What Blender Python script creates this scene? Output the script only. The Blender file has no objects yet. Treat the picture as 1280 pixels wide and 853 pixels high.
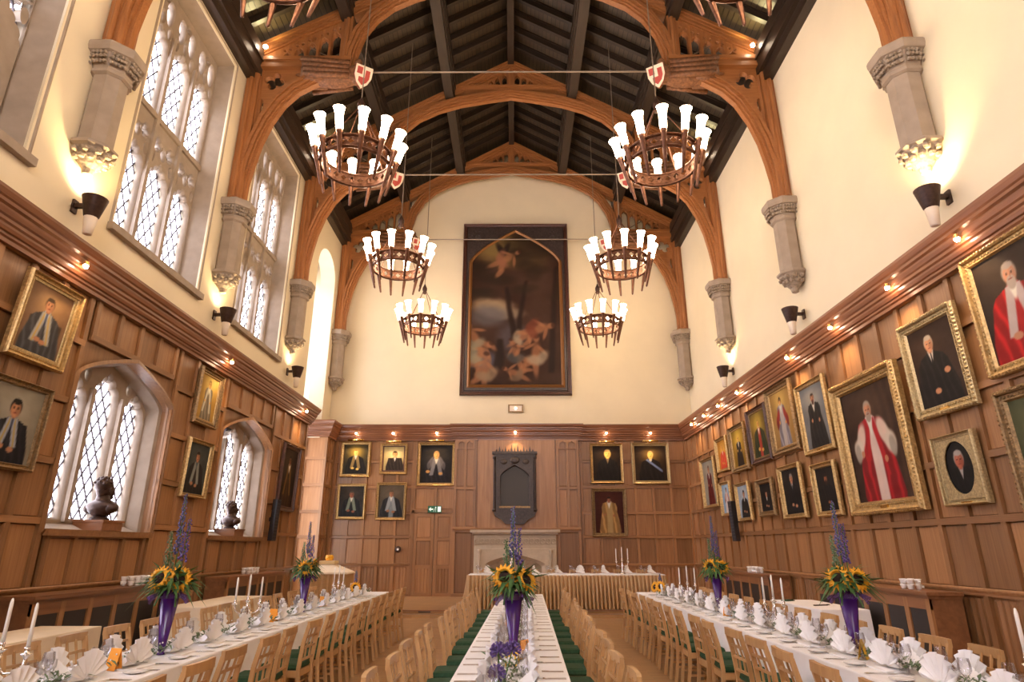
import bpy, bmesh, math, random
import numpy as np
from math import sin, cos, pi, radians, sqrt
from mathutils import Vector, Matrix

random.seed(7)
C = bpy.context.scene.collection
D = bpy.data

# ------------------------------------------------------------------ camera, sky, exposure
cam = D.objects.new('camera', D.cameras.new('camera'))
C.objects.link(cam)
cam.data.sensor_width = 36
cam.data.lens = 36 * 771 / 1280
cam.data.clip_end = 200
cam.location = (0, 0, 1.6)
cam.rotation_euler = (radians(90 + 18.54), 0, radians(0.22))
bpy.context.scene.camera = cam
w = D.worlds.new('sky'); bpy.context.scene.world = w
w.use_nodes = True
w.node_tree.nodes['Background'].inputs[0].default_value = (0.93, 0.96, 1.0, 1)
w.node_tree.nodes['Background'].inputs[1].default_value = 8.0
vs = bpy.context.scene.view_settings
vs.view_transform = 'Standard'; vs.look = 'None'; vs.gamma = 1; vs.use_curve_mapping = False
vs.exposure = 0.62
bpy.context.scene.cycles.max_bounces = 8
bpy.context.scene.cycles.transparent_max_bounces = 16
bpy.context.scene.cycles.sample_clamp_indirect = 6
bpy.context.scene.cycles.caustics_reflective = False
bpy.context.scene.cycles.caustics_refractive = False

# ------------------------------------------------------------------ strengths of the lamps
E_SHADE = 17.0       # chandelier glass
E_BULB = 60.0        # little bulbs
W_SPOT = 46.0        # cornice spots (watts)
W_SCONCE = 26.0
WARM = (1.0, 0.74, 0.42)

# ------------------------------------------------------------------ room measures (metres)
XL, XR = -6.05, 5.75           # faces of the panelling
PL, PR = -6.32, 6.08           # faces of the plaster above
YE = 20.8                      # end wall
YB = -5.5                      # wall behind
XC = -0.1                      # ridge
DAIS = 0.16
TZ = 0.74


# ------------------------------------------------------------------ materials
def nodes(name):
    m = D.materials.new(name); m.use_nodes = True
    nt = m.node_tree
    return m, nt, nt.nodes['Principled BSDF']


def lin(c):
    return tuple(((x / 12.92) if x <= 0.04045 else ((x + 0.055) / 1.055) ** 2.4) for x in c)


def mat(name, col, rough=0.5, metal=0.0, noise=0.0, scale=8.0, bump=0.0, emit=None, sheen=0):
    m, nt, b = nodes(name)
    b.inputs['Roughness'].default_value = rough
    b.inputs['Metallic'].default_value = metal
    b.inputs['Base Color'].default_value = (*col, 1)
    if noise or bump:
        tc = nt.nodes.new('ShaderNodeTexCoord')
        n = nt.nodes.new('ShaderNodeTexNoise'); n.inputs['Scale'].default_value = scale
        n.inputs['Detail'].default_value = 4
        nt.links.new(tc.outputs['Object'], n.inputs['Vector'])
        if noise:
            r = nt.nodes.new('ShaderNodeValToRGB')
            r.color_ramp.elements[0].position = 0.3; r.color_ramp.elements[1].position = 0.7
            r.color_ramp.elements[0].color = (*[c * (1 - noise) for c in col], 1)
            r.color_ramp.elements[1].color = (*[min(1, c * (1 + noise)) for c in col], 1)
            nt.links.new(n.outputs['Fac'], r.inputs[0]); nt.links.new(r.outputs[0], b.inputs['Base Color'])
        if bump:
            bp = nt.nodes.new('ShaderNodeBump'); bp.inputs['Strength'].default_value = bump
            bp.inputs['Distance'].default_value = 0.02
            nt.links.new(n.outputs['Fac'], bp.inputs['Height']); nt.links.new(bp.outputs[0], b.inputs['Normal'])
    if emit:
        b.inputs['Emission Color'].default_value = (*emit[:3], 1)
        b.inputs['Emission Strength'].default_value = emit[3]
    return m


def wood(name, dark, light, rough=0.4, axis=2, scale=1.0, vary=0.25, bump=0.05):
    """grain stretched along one local axis; every object has its own offset and tone"""
    m, nt, b = nodes(name)
    N = nt.nodes.new; L = nt.links.new
    tc = N('ShaderNodeTexCoord'); oi = N('ShaderNodeObjectInfo')
    mp = N('ShaderNodeMapping')
    s = [14 * scale] * 3; s[axis] = 0.9 * scale
    mp.inputs['Scale'].default_value = s
    mul = N('ShaderNodeMath'); mul.operation = 'MULTIPLY'; mul.inputs[1].default_value = 37.0
    L(oi.outputs['Random'], mul.inputs[0])
    add = N('ShaderNodeVectorMath'); add.operation = 'ADD'
    L(tc.outputs['Object'], add.inputs[0]); L(mul.outputs[0], add.inputs[1])
    L(add.outputs[0], mp.inputs['Vector'])
    n = N('ShaderNodeTexNoise'); n.inputs['Scale'].default_value = 1.0; n.inputs['Detail'].default_value = 5
    n.inputs['Distortion'].default_value = 0.6
    L(mp.outputs[0], n.inputs['Vector'])
    r = N('ShaderNodeValToRGB')
    r.color_ramp.elements[0].position = 0.25; r.color_ramp.elements[1].position = 0.75
    r.color_ramp.elements[0].color = (*dark, 1); r.color_ramp.elements[1].color = (*light, 1)
    L(n.outputs['Fac'], r.inputs[0])
    hsv = N('ShaderNodeHueSaturation')
    mr = N('ShaderNodeMapRange'); mr.inputs['To Min'].default_value = 1 - vary; mr.inputs['To Max'].default_value = 1 + vary
    L(oi.outputs['Random'], mr.inputs['Value']); L(mr.outputs[0], hsv.inputs['Value'])
    L(r.outputs[0], hsv.inputs['Color']); L(hsv.outputs[0], b.inputs['Base Color'])
    b.inputs['Roughness'].default_value = rough
    bp = N('ShaderNodeBump'); bp.inputs['Strength'].default_value = bump; bp.inputs['Distance'].default_value = 0.01
    L(n.outputs['Fac'], bp.inputs['Height']); L(bp.outputs[0], b.inputs['Normal'])
    return m


M = {}
M['plaster'] = mat('plaster', (0.77, 0.68, 0.49), 0.85, noise=0.03, scale=1.2, bump=0.02)
M['panel'] = wood('oak_panel', (0.225, 0.102, 0.037), (0.355, 0.178, 0.072), 0.38)
M['panel_h'] = wood('oak_rail', (0.225, 0.102, 0.037), (0.345, 0.172, 0.070), 0.38, axis=0)
M['cornice'] = wood('oak_cornice', (0.155, 0.056, 0.024), (0.26, 0.108, 0.048), 0.3, axis=1)
M['cornice_x'] = wood('oak_cornice_across', (0.155, 0.056, 0.024), (0.26, 0.108, 0.048), 0.3, axis=0)
M['truss'] = wood('truss_oak', (0.25, 0.095, 0.030), (0.38, 0.158, 0.053), 0.42, axis=0, scale=2.0, vary=0.08, bump=0.015)
M['truss_v'] = wood('truss_oak_upright', (0.22, 0.082, 0.026), (0.40, 0.165, 0.055), 0.42, axis=2, vary=0.08)
M['carved'] = mat('carved_oak', (0.20, 0.085, 0.035), 0.6, noise=0.45, scale=18, bump=0.5)
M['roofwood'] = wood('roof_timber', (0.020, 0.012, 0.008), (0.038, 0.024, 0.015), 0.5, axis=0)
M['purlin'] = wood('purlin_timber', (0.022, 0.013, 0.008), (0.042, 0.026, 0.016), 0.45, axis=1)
M['stone'] = mat('pink_grey_stone', (0.33, 0.265, 0.205), 0.8, noise=0.10, scale=5, bump=0.1)
M['carvedstone'] = mat('carved_stone', (0.32, 0.26, 0.20), 0.85, noise=0.35, scale=22, bump=0.7)
M['cream'] = mat('cream_stone', (0.50, 0.41, 0.30), 0.75, noise=0.08, scale=6, bump=0.08)
M['beech'] = wood('beech', (0.43, 0.235, 0.09), (0.57, 0.34, 0.145), 0.4, axis=2, vary=0.10)
M['green'] = mat('green_cushion', (0.018, 0.062, 0.024), 0.9, noise=0.2, scale=40)
M['cloth'] = mat('white_linen', (0.86, 0.84, 0.82), 0.85, noise=0.02, scale=12, bump=0.03)
M['cream_cloth'] = mat('cream_linen', (0.74, 0.62, 0.45), 0.85, noise=0.04, scale=6, bump=0.05)  # cake-table cream; side tables: white linen with shade put into the tan
M['gold_cloth'] = mat('gold_skirting', (0.50, 0.31, 0.14), 0.5, noise=0.06, scale=20)
M['gilt'] = mat('gilt_frame', (0.44, 0.29, 0.115), 0.38, 0.6, noise=0.35, scale=30, bump=0.2)
M['gilt_dark'] = mat('dull_gilt', (0.24, 0.15, 0.065), 0.42, 0.6, noise=0.4, scale=30, bump=0.3)
M['gilt_pale'] = mat('pale_gilt', (0.42, 0.32, 0.16), 0.4, 0.6, noise=0.3, scale=40, bump=0.2)
M['frame_dark'] = mat('dark_frame', (0.075, 0.028, 0.018), 0.35, noise=0.3, scale=20, bump=0.2)
M['brass'] = mat('brass', (0.75, 0.50, 0.16), 0.25, 1.0)
M['bronze'] = mat('dark_bronze', (0.055, 0.030, 0.022), 0.4, 0.5, noise=0.3, scale=20)
M['iron'] = mat('chandelier_bronze', (0.16, 0.075, 0.045), 0.32, 0.75, noise=0.3, scale=20)
M['rod'] = mat('iron_rod', (0.30, 0.24, 0.18), 0.45, 0.6)
M['silver'] = mat('silver', (0.78, 0.74, 0.70), 0.18, 1.0)
M['china'] = mat('white_china', (0.85, 0.83, 0.80), 0.15)
M['candle'] = mat('candle_wax', (0.88, 0.85, 0.78), 0.5)
M['black'] = mat('black_plastic', (0.02, 0.018, 0.02), 0.4)
M['darkoak'] = mat('carved_black_oak', (0.035, 0.022, 0.018), 0.45, noise=0.4, scale=16, bump=0.3)
M['cabinet'] = wood('cabinet_oak', (0.17, 0.07, 0.03), (0.27, 0.12, 0.05), 0.35, axis=0)
M['grille'] = mat('dark_grille', (0.022, 0.017, 0.016), 0.5)
M['lead'] = mat('lead_came', (0.09, 0.075, 0.085), 0.6, 0.3)
M['leaf'] = mat('leaf', (0.06, 0.14, 0.035), 0.6, noise=0.4, scale=25)
M['leaf_pale'] = mat('grey_green_leaf', (0.13, 0.19, 0.095), 0.6, noise=0.4, scale=25)
M['petal'] = mat('sunflower_petal', (0.90, 0.42, 0.02), 0.6, noise=0.2, scale=30)
M['petal_y'] = mat('yellow_petal', (0.90, 0.62, 0.04), 0.6, noise=0.2, scale=30)
M['disc'] = mat('sunflower_disc', (0.03, 0.012, 0.008), 0.9, noise=0.4, scale=60)
M['delph'] = mat('delphinium_blue', (0.105, 0.10, 0.25), 0.6, noise=0.4, scale=30)
M['violet'] = mat('violet_floret', (0.125, 0.075, 0.27), 0.6, noise=0.35, scale=30)
M['gyp'] = mat('white_floret', (0.85, 0.83, 0.84), 0.7)
M['menu'] = mat('orange_card', (0.90, 0.36, 0.03), 0.7)
M['menu_y'] = mat('yellow_card', (0.90, 0.55, 0.03), 0.7)
M['purple'] = mat('purple_glass', (0.085, 0.018, 0.19), 0.2)
M['purple'].node_tree.nodes['Principled BSDF'].inputs['Transmission Weight'].default_value = 0.25
M['tulle'] = mat('purple_tulle', (0.13, 0.05, 0.28), 0.35)
M['tulle'].node_tree.nodes['Principled BSDF'].inputs['Alpha'].default_value = 0.6
M['shade'] = mat('lit_glass_shade', (1, 0.9, 0.8), 0.4, emit=(1.0, 0.72, 0.47, E_SHADE))
M['bulb'] = mat('lit_bulb', (1, 0.9, 0.8), 0.4, emit=(1.0, 0.78, 0.55, E_BULB))
M['frost'] = mat('frosted_glass', (0.72, 0.62, 0.50), 0.4)
M['sign_green'] = mat('sign_green', (0.0, 0.11, 0.05), 0.4)
M['sign_white'] = mat('sign_white', (0.8, 0.85, 0.8), 0.4, emit=(0.7, 0.9, 0.75, 0.5))
M['red'] = mat('shield_red', (0.42, 0.05, 0.035), 0.5)
M['shield_white'] = mat('shield_white', (0.80, 0.68, 0.52), 0.5)
M['hearth_lining'] = mat('brown_hearth_stone', (0.30, 0.22, 0.15), 0.9, noise=0.3, scale=5)  # mottled brown, darker than the mantel stone
M['fireback'] = mat('iron_fireback', (0.018, 0.014, 0.013), 0.6)


def glassy(name, tint, gloss=0.08, rough=0.05):
    m = D.materials.new(name); m.use_nodes = True
    nt = m.node_tree; nt.nodes.clear()
    N = nt.nodes.new; L = nt.links.new
    o = N('ShaderNodeOutputMaterial'); mx = N('ShaderNodeMixShader')
    t = N('ShaderNodeBsdfTransparent'); g = N('ShaderNodeBsdfGlossy')
    t.inputs[0].default_value = (*tint, 1); g.inputs['Roughness'].default_value = rough
    lw = N('ShaderNodeLayerWeight'); lw.inputs[0].default_value = 0.35
    ad = N('ShaderNodeMath'); ad.operation = 'MULTIPLY_ADD'; ad.inputs[1].default_value = 0.5; ad.inputs[2].default_value = gloss
    L(lw.outputs['Fresnel'], ad.inputs[0]); L(ad.outputs[0], mx.inputs[0])
    L(t.outputs[0], mx.inputs[1]); L(g.outputs[0], mx.inputs[2]); L(mx.outputs[0], o.inputs[0])
    return m


M['pane'] = glassy('old_window_glass', (0.95, 0.90, 0.98), 0.03)
M['glass'] = glassy('drinking_glass', (0.93, 0.93, 0.95), 0.10)


def floor_mat():
    m, nt, b = nodes('oak_parquet')
    N = nt.nodes.new; L = nt.links.new
    tc = N('ShaderNodeTexCoord')
    br = N('ShaderNodeTexBrick'); br.inputs['Scale'].default_value = 1.0
    br.inputs['Brick Width'].default_value = 0.45; br.inputs['Row Height'].default_value = 0.09
    br.inputs['Mortar Size'].default_value = 0.002
    br.inputs['Color1'].default_value = (0.40, 0.215, 0.085, 1); br.inputs['Color2'].default_value = (0.50, 0.285, 0.12, 1)
    br.inputs['Mortar'].default_value = (0.20, 0.10, 0.04, 1)
    L(tc.outputs['Object'], br.inputs['Vector'])
    n = N('ShaderNodeTexNoise'); n.inputs['Scale'].default_value = 2.2
    L(tc.outputs['Object'], n.inputs['Vector'])
    mx = N('ShaderNodeMixRGB'); mx.blend_type = 'MULTIPLY'; mx.inputs[0].default_value = 0.35
    L(br.outputs[0], mx.inputs[1]); L(n.outputs['Fac'], mx.inputs[2])
    L(mx.outputs[0], b.inputs['Base Color']); b.inputs['Roughness'].default_value = 0.3
    return m


def roof_mat():
    m, nt, b = nodes('roof_boards')
    N = nt.nodes.new; L = nt.links.new
    tc = N('ShaderNodeTexCoord'); mp = N('ShaderNodeMapping')
    mp.inputs['Rotation'].default_value = (0, 0, radians(90))
    L(tc.outputs['UV'], mp.inputs[0])
    br = N('ShaderNodeTexBrick'); br.inputs['Scale'].default_value = 1.0
    br.inputs['Brick Width'].default_value = 4.3; br.inputs['Row Height'].default_value = 0.14
    br.inputs['Mortar Size'].default_value = 0.012
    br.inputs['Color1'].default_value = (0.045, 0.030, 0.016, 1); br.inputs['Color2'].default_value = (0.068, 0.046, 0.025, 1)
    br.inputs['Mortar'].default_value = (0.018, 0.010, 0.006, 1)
    L(tc.outputs['UV'], br.inputs['Vector'])
    L(br.outputs[0], b.inputs['Base Color']); b.inputs['Roughness'].default_value = 0.45
    bp = N('ShaderNodeBump'); bp.inputs['Strength'].default_value = 0.6; bp.inputs['Distance'].default_value = 0.02
    bp.invert = True
    L(br.outputs['Fac'], bp.inputs['Height']); L(bp.outputs[0], b.inputs['Normal'])
    return m


M['floor'] = floor_mat()
M['roof'] = roof_mat()


def paint_mat():
    m, nt, b = nodes('oil_paint')
    a = nt.nodes.new('ShaderNodeVertexColor'); a.layer_name = 'paint'
    nt.links.new(a.outputs[0], b.inputs['Base Color'])
    b.inputs['Roughness'].default_value = 0.6
    b.inputs['Specular IOR Level'].default_value = 0.2
    return m


M['paint'] = paint_mat()


# ------------------------------------------------------------------ mesh helpers
class MB:
    def __init__(s):
        s.v = []; s.f = []

    def add(s, vs, fs):
        o = len(s.v)
        s.v += [tuple(p) for p in vs]
        s.f += [tuple(i + o for i in q) for q in fs]
        return s

    def box(s, x0, y0, z0, x1, y1, z1):
        return s.add([(x0, y0, z0), (x1, y0, z0), (x1, y1, z0), (x0, y1, z0), (x0, y0, z1), (x1, y0, z1), (x1, y1, z1), (x0, y1, z1)],
                     [(0, 3, 2, 1), (4, 5, 6, 7), (0, 1, 5, 4), (1, 2, 6, 5), (2, 3, 7, 6), (3, 0, 4, 7)])

    def bbox(s, x0, y0, z0, x1, y1, z1, b=0.006):
        """box with chamfered upright and level edges on its -y face"""
        s.add([(x0, y1, z0), (x1, y1, z0), (x1, y1, z1), (x0, y1, z1), (x0, y0 + b, z0), (x1, y0 + b, z0), (x1, y0 + b, z1), (x0, y0 + b, z1),
               (x0 + b, y0, z0 + b), (x1 - b, y0, z0 + b), (x1 - b, y0, z1 - b), (x0 + b, y0, z1 - b)],
              [(0, 3, 2, 1), (0, 1, 5, 4), (1, 2, 6, 5), (2, 3, 7, 6), (3, 0, 4, 7), (4, 5, 9, 8), (5, 6, 10, 9), (6, 7, 11, 10), (7, 4, 8, 11), (8, 9, 10, 11)])
        return s

    def bar(s, p, q, wx, wz, up=(0, 0, 1)):
        p = Vector(p); q = Vector(q); d = (q - p).normalized()
        a = d.cross(Vector(up))
        if a.length < 1e-4: a = d.cross(Vector((0, 1, 0)))
        a.normalize(); b = a.cross(d).normalized()
        a *= wx / 2; b *= wz / 2
        vs = [p - a - b, p + a - b, p + a + b, p - a + b, q - a - b, q + a - b, q + a + b, q - a + b]
        return s.add(vs, [(0, 3, 2, 1), (4, 5, 6, 7), (0, 1, 5, 4), (1, 2, 6, 5), (2, 3, 7, 6), (3, 0, 4, 7)])

    def tube(s, pts, r, n=8, caps=True):
        pts = [Vector(p) for p in pts]
        if not hasattr(r, '__len__'): r = [r] * len(pts)
        rings = []; prev = None
        vs = []; fs = []
        for i, p in enumerate(pts):
            d = (pts[min(i + 1, len(pts) - 1)] - pts[max(i - 1, 0)]).normalized()
            if prev is None:
                a = d.orthogonal().normalized()
            else:
                a = (prev - d * prev.dot(d)).normalized()
            prev = a; b = d.cross(a)
            for k in range(n):
                t = 2 * pi * k / n
                vs.append(p + (a * cos(t) + b * sin(t)) * r[i])
        for i in range(len(pts) - 1):
            for k in range(n):
                k2 = (k + 1) % n
                fs.append((i * n + k, i * n + k2, (i + 1) * n + k2, (i + 1) * n + k))
        if caps:
            fs.append(tuple(range(n))[::-1]); fs.append(tuple((len(pts) - 1) * n + k for k in range(n)))
        return s.add(vs, fs)

    def lathe(s, prof, n=12, c=(0, 0, 0), sx=1, sy=1, caps=True, a0=0.0):
        vs = []; fs = []
        for (r, z) in prof:
            for k in range(n):
                t = a0 + 2 * pi * k / n
                vs.append((c[0] + r * cos(t) * sx, c[1] + r * sin(t) * sy, c[2] + z))
        for i in range(len(prof) - 1):
            for k in range(n):
                k2 = (k + 1) % n
                fs.append((i * n + k, i * n + k2, (i + 1) * n + k2, (i + 1) * n + k))
        if caps:
            fs.append(tuple(range(n))[::-1]); fs.append(tuple((len(prof) - 1) * n + k for k in range(n)))
        return s.add(vs, fs)

    def ell(s, c, r, nu=10, nv=6, rot=None):
        vs = []; fs = []
        R = rot if rot is not None else Matrix.Identity(3)
        c = Vector(c)
        for j in range(nv + 1):
            ph = pi * j / nv
            for k in range(nu):
                t = 2 * pi * k / nu
                vs.append(c + R @ Vector((r[0] * sin(ph) * cos(t), r[1] * sin(ph) * sin(t), -r[2] * cos(ph))))
        for j in range(nv):
            for k in range(nu):
                k2 = (k + 1) % nu
                fs.append((j * nu + k, j * nu + k2, (j + 1) * nu + k2, (j + 1) * nu + k))
        return s.add(vs, fs)

    def prism(s, pts, y0, y1):
        """pts: (x,z) outline extruded in y"""
        n = len(pts)
        vs = [(x, y0, z) for x, z in pts] + [(x, y1, z) for x, z in pts]
        fs = [tuple(range(n)), tuple(range(2 * n - 1, n - 1, -1))]
        fs += [(i, i + n, (i + 1) % n + n, (i + 1) % n) for i in range(n)]
        return s.add(vs, fs)

    def strip(s, A, B, y0, y1):
        """solid band between two open (x,z) polylines of equal length, y0..y1"""
        n = len(A); vs = []
        for a, b in zip(A, B):
            vs += [(a[0], y0, a[1]), (b[0], y0, b[1]), (b[0], y1, b[1]), (a[0], y1, a[1])]
        fs = []
        for i in range(n - 1):
            for k in range(4):
                k2 = (k + 1) % 4
                fs.append((i * 4 + k, i * 4 + k2, i * 4 + 4 + k2, i * 4 + 4 + k))
        fs += [(3, 2, 1, 0), tuple((n - 1) * 4 + k for k in range(4))]
        return s.add(vs, fs)

    def loops(s, L, close=True):
        """quads between successive closed loops of 3D points"""
        n = len(L[0]); vs = [p for l in L for p in l]; fs = []
        for i in range(len(L) - 1):
            for k in range(n):
                k2 = (k + 1) % n
                fs.append((i * n + k, i * n + k2, (i + 1) * n + k2, (i + 1) * n + k))
        return s.add(vs, fs)

    def xf(s, m):
        s.v = [tuple(m @ Vector(p)) for p in s.v]
        return s

    def mesh(s, m, name='mesh', smooth=False, fix=True):
        me = D.meshes.new(name); me.from_pydata(s.v, [], s.f)
        if fix:
            b = bmesh.new(); b.from_mesh(me); bmesh.ops.recalc_face_normals(b, faces=b.faces); b.to_mesh(me); b.free()
        me.materials.append(M[m] if isinstance(m, str) else m)
        if smooth:
            me.polygons.foreach_set('use_smooth', [True] * len(me.polygons))
        return me


def plate(outer, holes, depth, m, bevel=0.0, mapf=None):
    """flat plate in x,z with holes, thickness depth centred on y=0"""
    cu = D.curves.new('plate', 'CURVE'); cu.dimensions = '2D'; cu.fill_mode = 'BOTH'
    cu.extrude = max(depth / 2 - bevel, 0.0005); cu.bevel_depth = bevel; cu.bevel_resolution = 0
    cu.offset = -bevel
    for pts in [outer] + list(holes):
        sp = cu.splines.new('POLY'); sp.points.add(len(pts) - 1)
        sp.points.foreach_set('co', [c for p in pts for c in (p[0], p[1], 0, 1)])
        sp.use_cyclic_u = True
    ob = D.objects.new('plate', cu)
    C.objects.link(ob)
    dg = bpy.context.evaluated_depsgraph_get()
    me = D.meshes.new_from_object(ob.evaluated_get(dg))
    D.objects.remove(ob); D.curves.remove(cu)
    n = len(me.vertices); co = np.empty(n * 3, 'f'); me.vertices.foreach_get('co', co); co = co.reshape(-1, 3)
    out = np.stack([co[:, 0], -co[:, 2], co[:, 1]], 1)
    if mapf is not None: out = mapf(out)
    me.vertices.foreach_set('co', out.astype('f').ravel())
    me.materials.clear(); me.materials.append(M[m] if isinstance(m, str) else m)
    me.update()
    return me


def join_meshes(mes, m=None):
    b = bmesh.new()
    for me, mx in mes:
        t = me.copy(); t.transform(mx); b.from_mesh(t); D.meshes.remove(t)
    o = D.meshes.new('joined'); b.to_mesh(o); b.free()
    for x in mes[0][0].materials: o.materials.append(x)
    return o


# ------------------------------------------------------------------ object helpers
def obj(name, me, parent=None, loc=(0, 0, 0), rot=(0, 0, 0), scale=None):
    o = D.objects.new(name, me); C.objects.link(o)
    if parent is not None: o.parent = parent
    o.location = loc; o.rotation_euler = rot
    if scale is not None: o.scale = scale
    return o


def thing(name, label, cat, me=None, loc=(0, 0, 0), rot=(0, 0, 0), group=None, scale=None):
    o = obj(name, me, None, loc, rot, scale)
    o['label'] = label; o['category'] = cat
    if group: o['group'] = group
    return o


def struct(name, me=None, loc=(0, 0, 0), rot=(0, 0, 0)):
    o = obj(name, me, None, loc, rot); o['kind'] = 'structure'
    return o


def lab(o, label):
    o['label'] = label; return o


def stuff(o):
    o['kind'] = 'stuff'; return o


ORD = ['first', 'second', 'third', 'fourth', 'fifth', 'sixth', 'seventh', 'eighth', 'ninth', 'tenth', 'eleventh', 'twelfth',
       'thirteenth', 'fourteenth', 'fifteenth', 'sixteenth', 'seventeenth', 'eighteenth']


def lamp(kind, name, loc, energy, color, parent=None, rot=(0, 0, 0), radius=0.05, spot=None, blend=0.5):
    l = D.lights.new(name, kind); l.energy = energy; l.color = color
    l.shadow_soft_size = radius
    if kind == 'SPOT':
        l.spot_size = spot; l.spot_blend = blend
    o = D.objects.new(name, l); C.objects.link(o)
    if parent is not None: o.parent = parent
    o.location = loc; o.rotation_euler = rot
    return o


# ------------------------------------------------------------------ outlines
def rect(x0, z0, x1, z1):
    return [(x0, z0), (x1, z0), (x1, z1), (x0, z1)]


def circle(cx, cz, r, n=14):
    return [(cx + r * cos(2 * pi * k / n), cz + r * sin(2 * pi * k / n)) for k in range(n)]


def foil(cx, cz, r, lobes=4, n=32, a0=0.0, sx=1.0):
    """pierced quatrefoil"""
    out = []
    for k in range(n):
        t = 2 * pi * k / n
        rr = r * (0.45 + 0.55 * abs(cos(lobes * (t - a0) / 2)) ** 0.6)
        out.append((cx + rr * cos(t) * sx, cz + rr * sin(t)))
    return out


def arch(x0, x1, z0, zs, rise, n=14, p=0.62):
    """opening with a four-centred head"""
    hw = (x1 - x0) / 2; cx = (x0 + x1) / 2
    pts = [(x0, z0), (x1, z0)]
    for k in range(2 * n + 1):
        a = 1 - k / n                                 # 1..-1
        a = math.copysign(1 - (1 - abs(a)) ** 1.6, a) if abs(a) < 1 else a
        pts.append((cx + hw * a, zs + rise * max(0.0, 1 - abs(a)) ** p))
    return pts


def light(x0, x1, z0, zs, rise, cusps=5, d=0.06, n=40):
    """a window light with a cusped pointed head"""
    hw = (x1 - x0) / 2; cx = (x0 + x1) / 2
    pts = [(x0, z0), (x1, z0)]
    head = []
    for k in range(n + 1):
        t = k / n
        a = 1 - 2 * t
        z = zs + rise * (1 - abs(a)) ** 0.55
        off = d * (1 - abs(sin(pi * cusps * t))) ** 1.5 if 0 < k < n else 0
        px, pz = cx + hw * a, z
        dx, dz = cx - px, zs + rise * 0.25 - pz
        l = max(1e-6, sqrt(dx * dx + dz * dz))
        head.append((px + dx / l * off, pz + dz / l * off))
    return pts + head


def dagger(cx, cz, w, h, n=16):
    out = []
    for k in range(n):
        t = 2 * pi * k / n
        out.append((cx + w / 2 * sin(t) * (1 + 0.25 * cos(t)), cz + h / 2 * cos(t)))
    return out


# ================================================================== SHELL
fl = struct('floor', MB().box(-8.2, YB, -0.2, 6.5, YE + 0.3, 0).mesh('floor', 'floor'))
dm = MB().box(-7.9, 16.35, 0, 5.75, YE, DAIS).mesh('floor', 'dais')
dais = struct('floor_dais', dm)
obj('dais_step', MB().box(-7.9, 16.08, 0.0, 5.74, 16.35, 0.08).mesh('floor'), dais)
obj('nosing', MB().box(-7.9, 16.325, DAIS - 0.03, 5.74, 16.36, DAIS + 0.004).mesh('panel_h'), dais)
obj('floor_socket', MB().box(-2.35, 16.344, 0.10, -2.05, 16.352, 0.13).mesh('black'), dais)

# windows on the left (plaster zone)
UPW = [(-0.1, 2.6), (4.15, 6.75), (8.6, 11.3), (12.95, 15.65)]
UZ0, UZ1 = 6.42, 12.0
LOW = [(8.25, 10.7), (12.7, 15.42), (3.8, 6.25), (-0.5, 1.95)]  # last two are out of view, added to brighten the tables
LZ0, LZS, LRISE = 1.82, 3.88, 0.52
ORI = (18.0, 19.95)

def round_arch(x0, x1, z0, zs, rise, n=12):
    cx, hw = (x0 + x1) / 2, (x1 - x0) / 2
    return [(x0, z0), (x1, z0)] + [(cx + hw * cos(pi * k / n), zs + rise * sin(pi * k / n)) for k in range(n + 1)]


holes = [rect(a, UZ0, b, UZ1) for a, b in UPW]
oa = round_arch(ORI[0] + 0.05, ORI[1], 5.0, 10.35, 0.85)
ml = plate([(YB, 5.0), oa[0]] + oa[:1:-1] + [oa[1], (YE, 5.0), (YE, 13.3), (YB, 13.3)], holes, 0.5, 'plaster')
wl = struct('wall_left', ml, (PL - 0.25, 0, 0), (0, 0, radians(90)))


# NB rotation +90: local x -> world y, local -y -> world +x
def left_frame(x):
    return dict(loc=(x, 0, 0), rot=(0, 0, radians(90)))


wr = struct('wall_right', MB().box(PR, YB, -0.2, PR + 0.35, YE + 0.3, 13.3).mesh('plaster'))
we = struct('wall_far', MB().box(-8.2, YE + 0.08, -0.2, PR, YE + 0.4, 17.2).mesh('plaster'))
GW = [arch(XC - 3.6 + 1.85 * k, XC - 3.6 + 1.85 * k + 1.65, 4.2, 11.2 + (1.2 if k in (1, 2) else 0), 0.9) for k in (1, 2)]  # unseen windows behind the camera, added to throw daylight on the tables
wn = struct('wall_near', plate(rect(-8.2, -0.2, PR + 0.3, 17.2), GW, 0.3, 'plaster', 0.02), (0, YB - 0.15, 0))
for k in range(2):
    pts = GW[k]
    obj('pane', MB().add([(x, -0.01, z) for x, z in pts], [tuple(range(len(pts)))]).mesh('pane', fix=False), wn)
    for z in (6.0, 8.0, 10.0):
        obj('glazing_bar', MB().box(pts[0][0], -0.04, z, pts[1][0], 0.04, z + 0.08).mesh('stone'), wn)

# left panel backing with window arches, running to the recess
lh = [arch(a, b, LZ0, LZS, LRISE) for a, b in LOW]
wlp = obj('backing_board', plate(rect(YB, -0.1, ORI[0], 5.05), lh, 0.2, 'panel'), wl)
wlp.matrix_parent_inverse = wl.matrix_basis.inverted()
wlp.location = (XL - 0.06 - 0.10, 0, 0); wlp.rotation_euler = (0, 0, radians(90))


def wparent(o, p):
    o.parent = p
    o.matrix_parent_inverse = p.matrix_basis.inverted()
    return o


# ------------------------------------------------------------------ panelling
PANEL = MB().bbox(-0.5, 0, 0, 0.5, 0.02, 1, 0.02).mesh('panel', 'panel')


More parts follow.
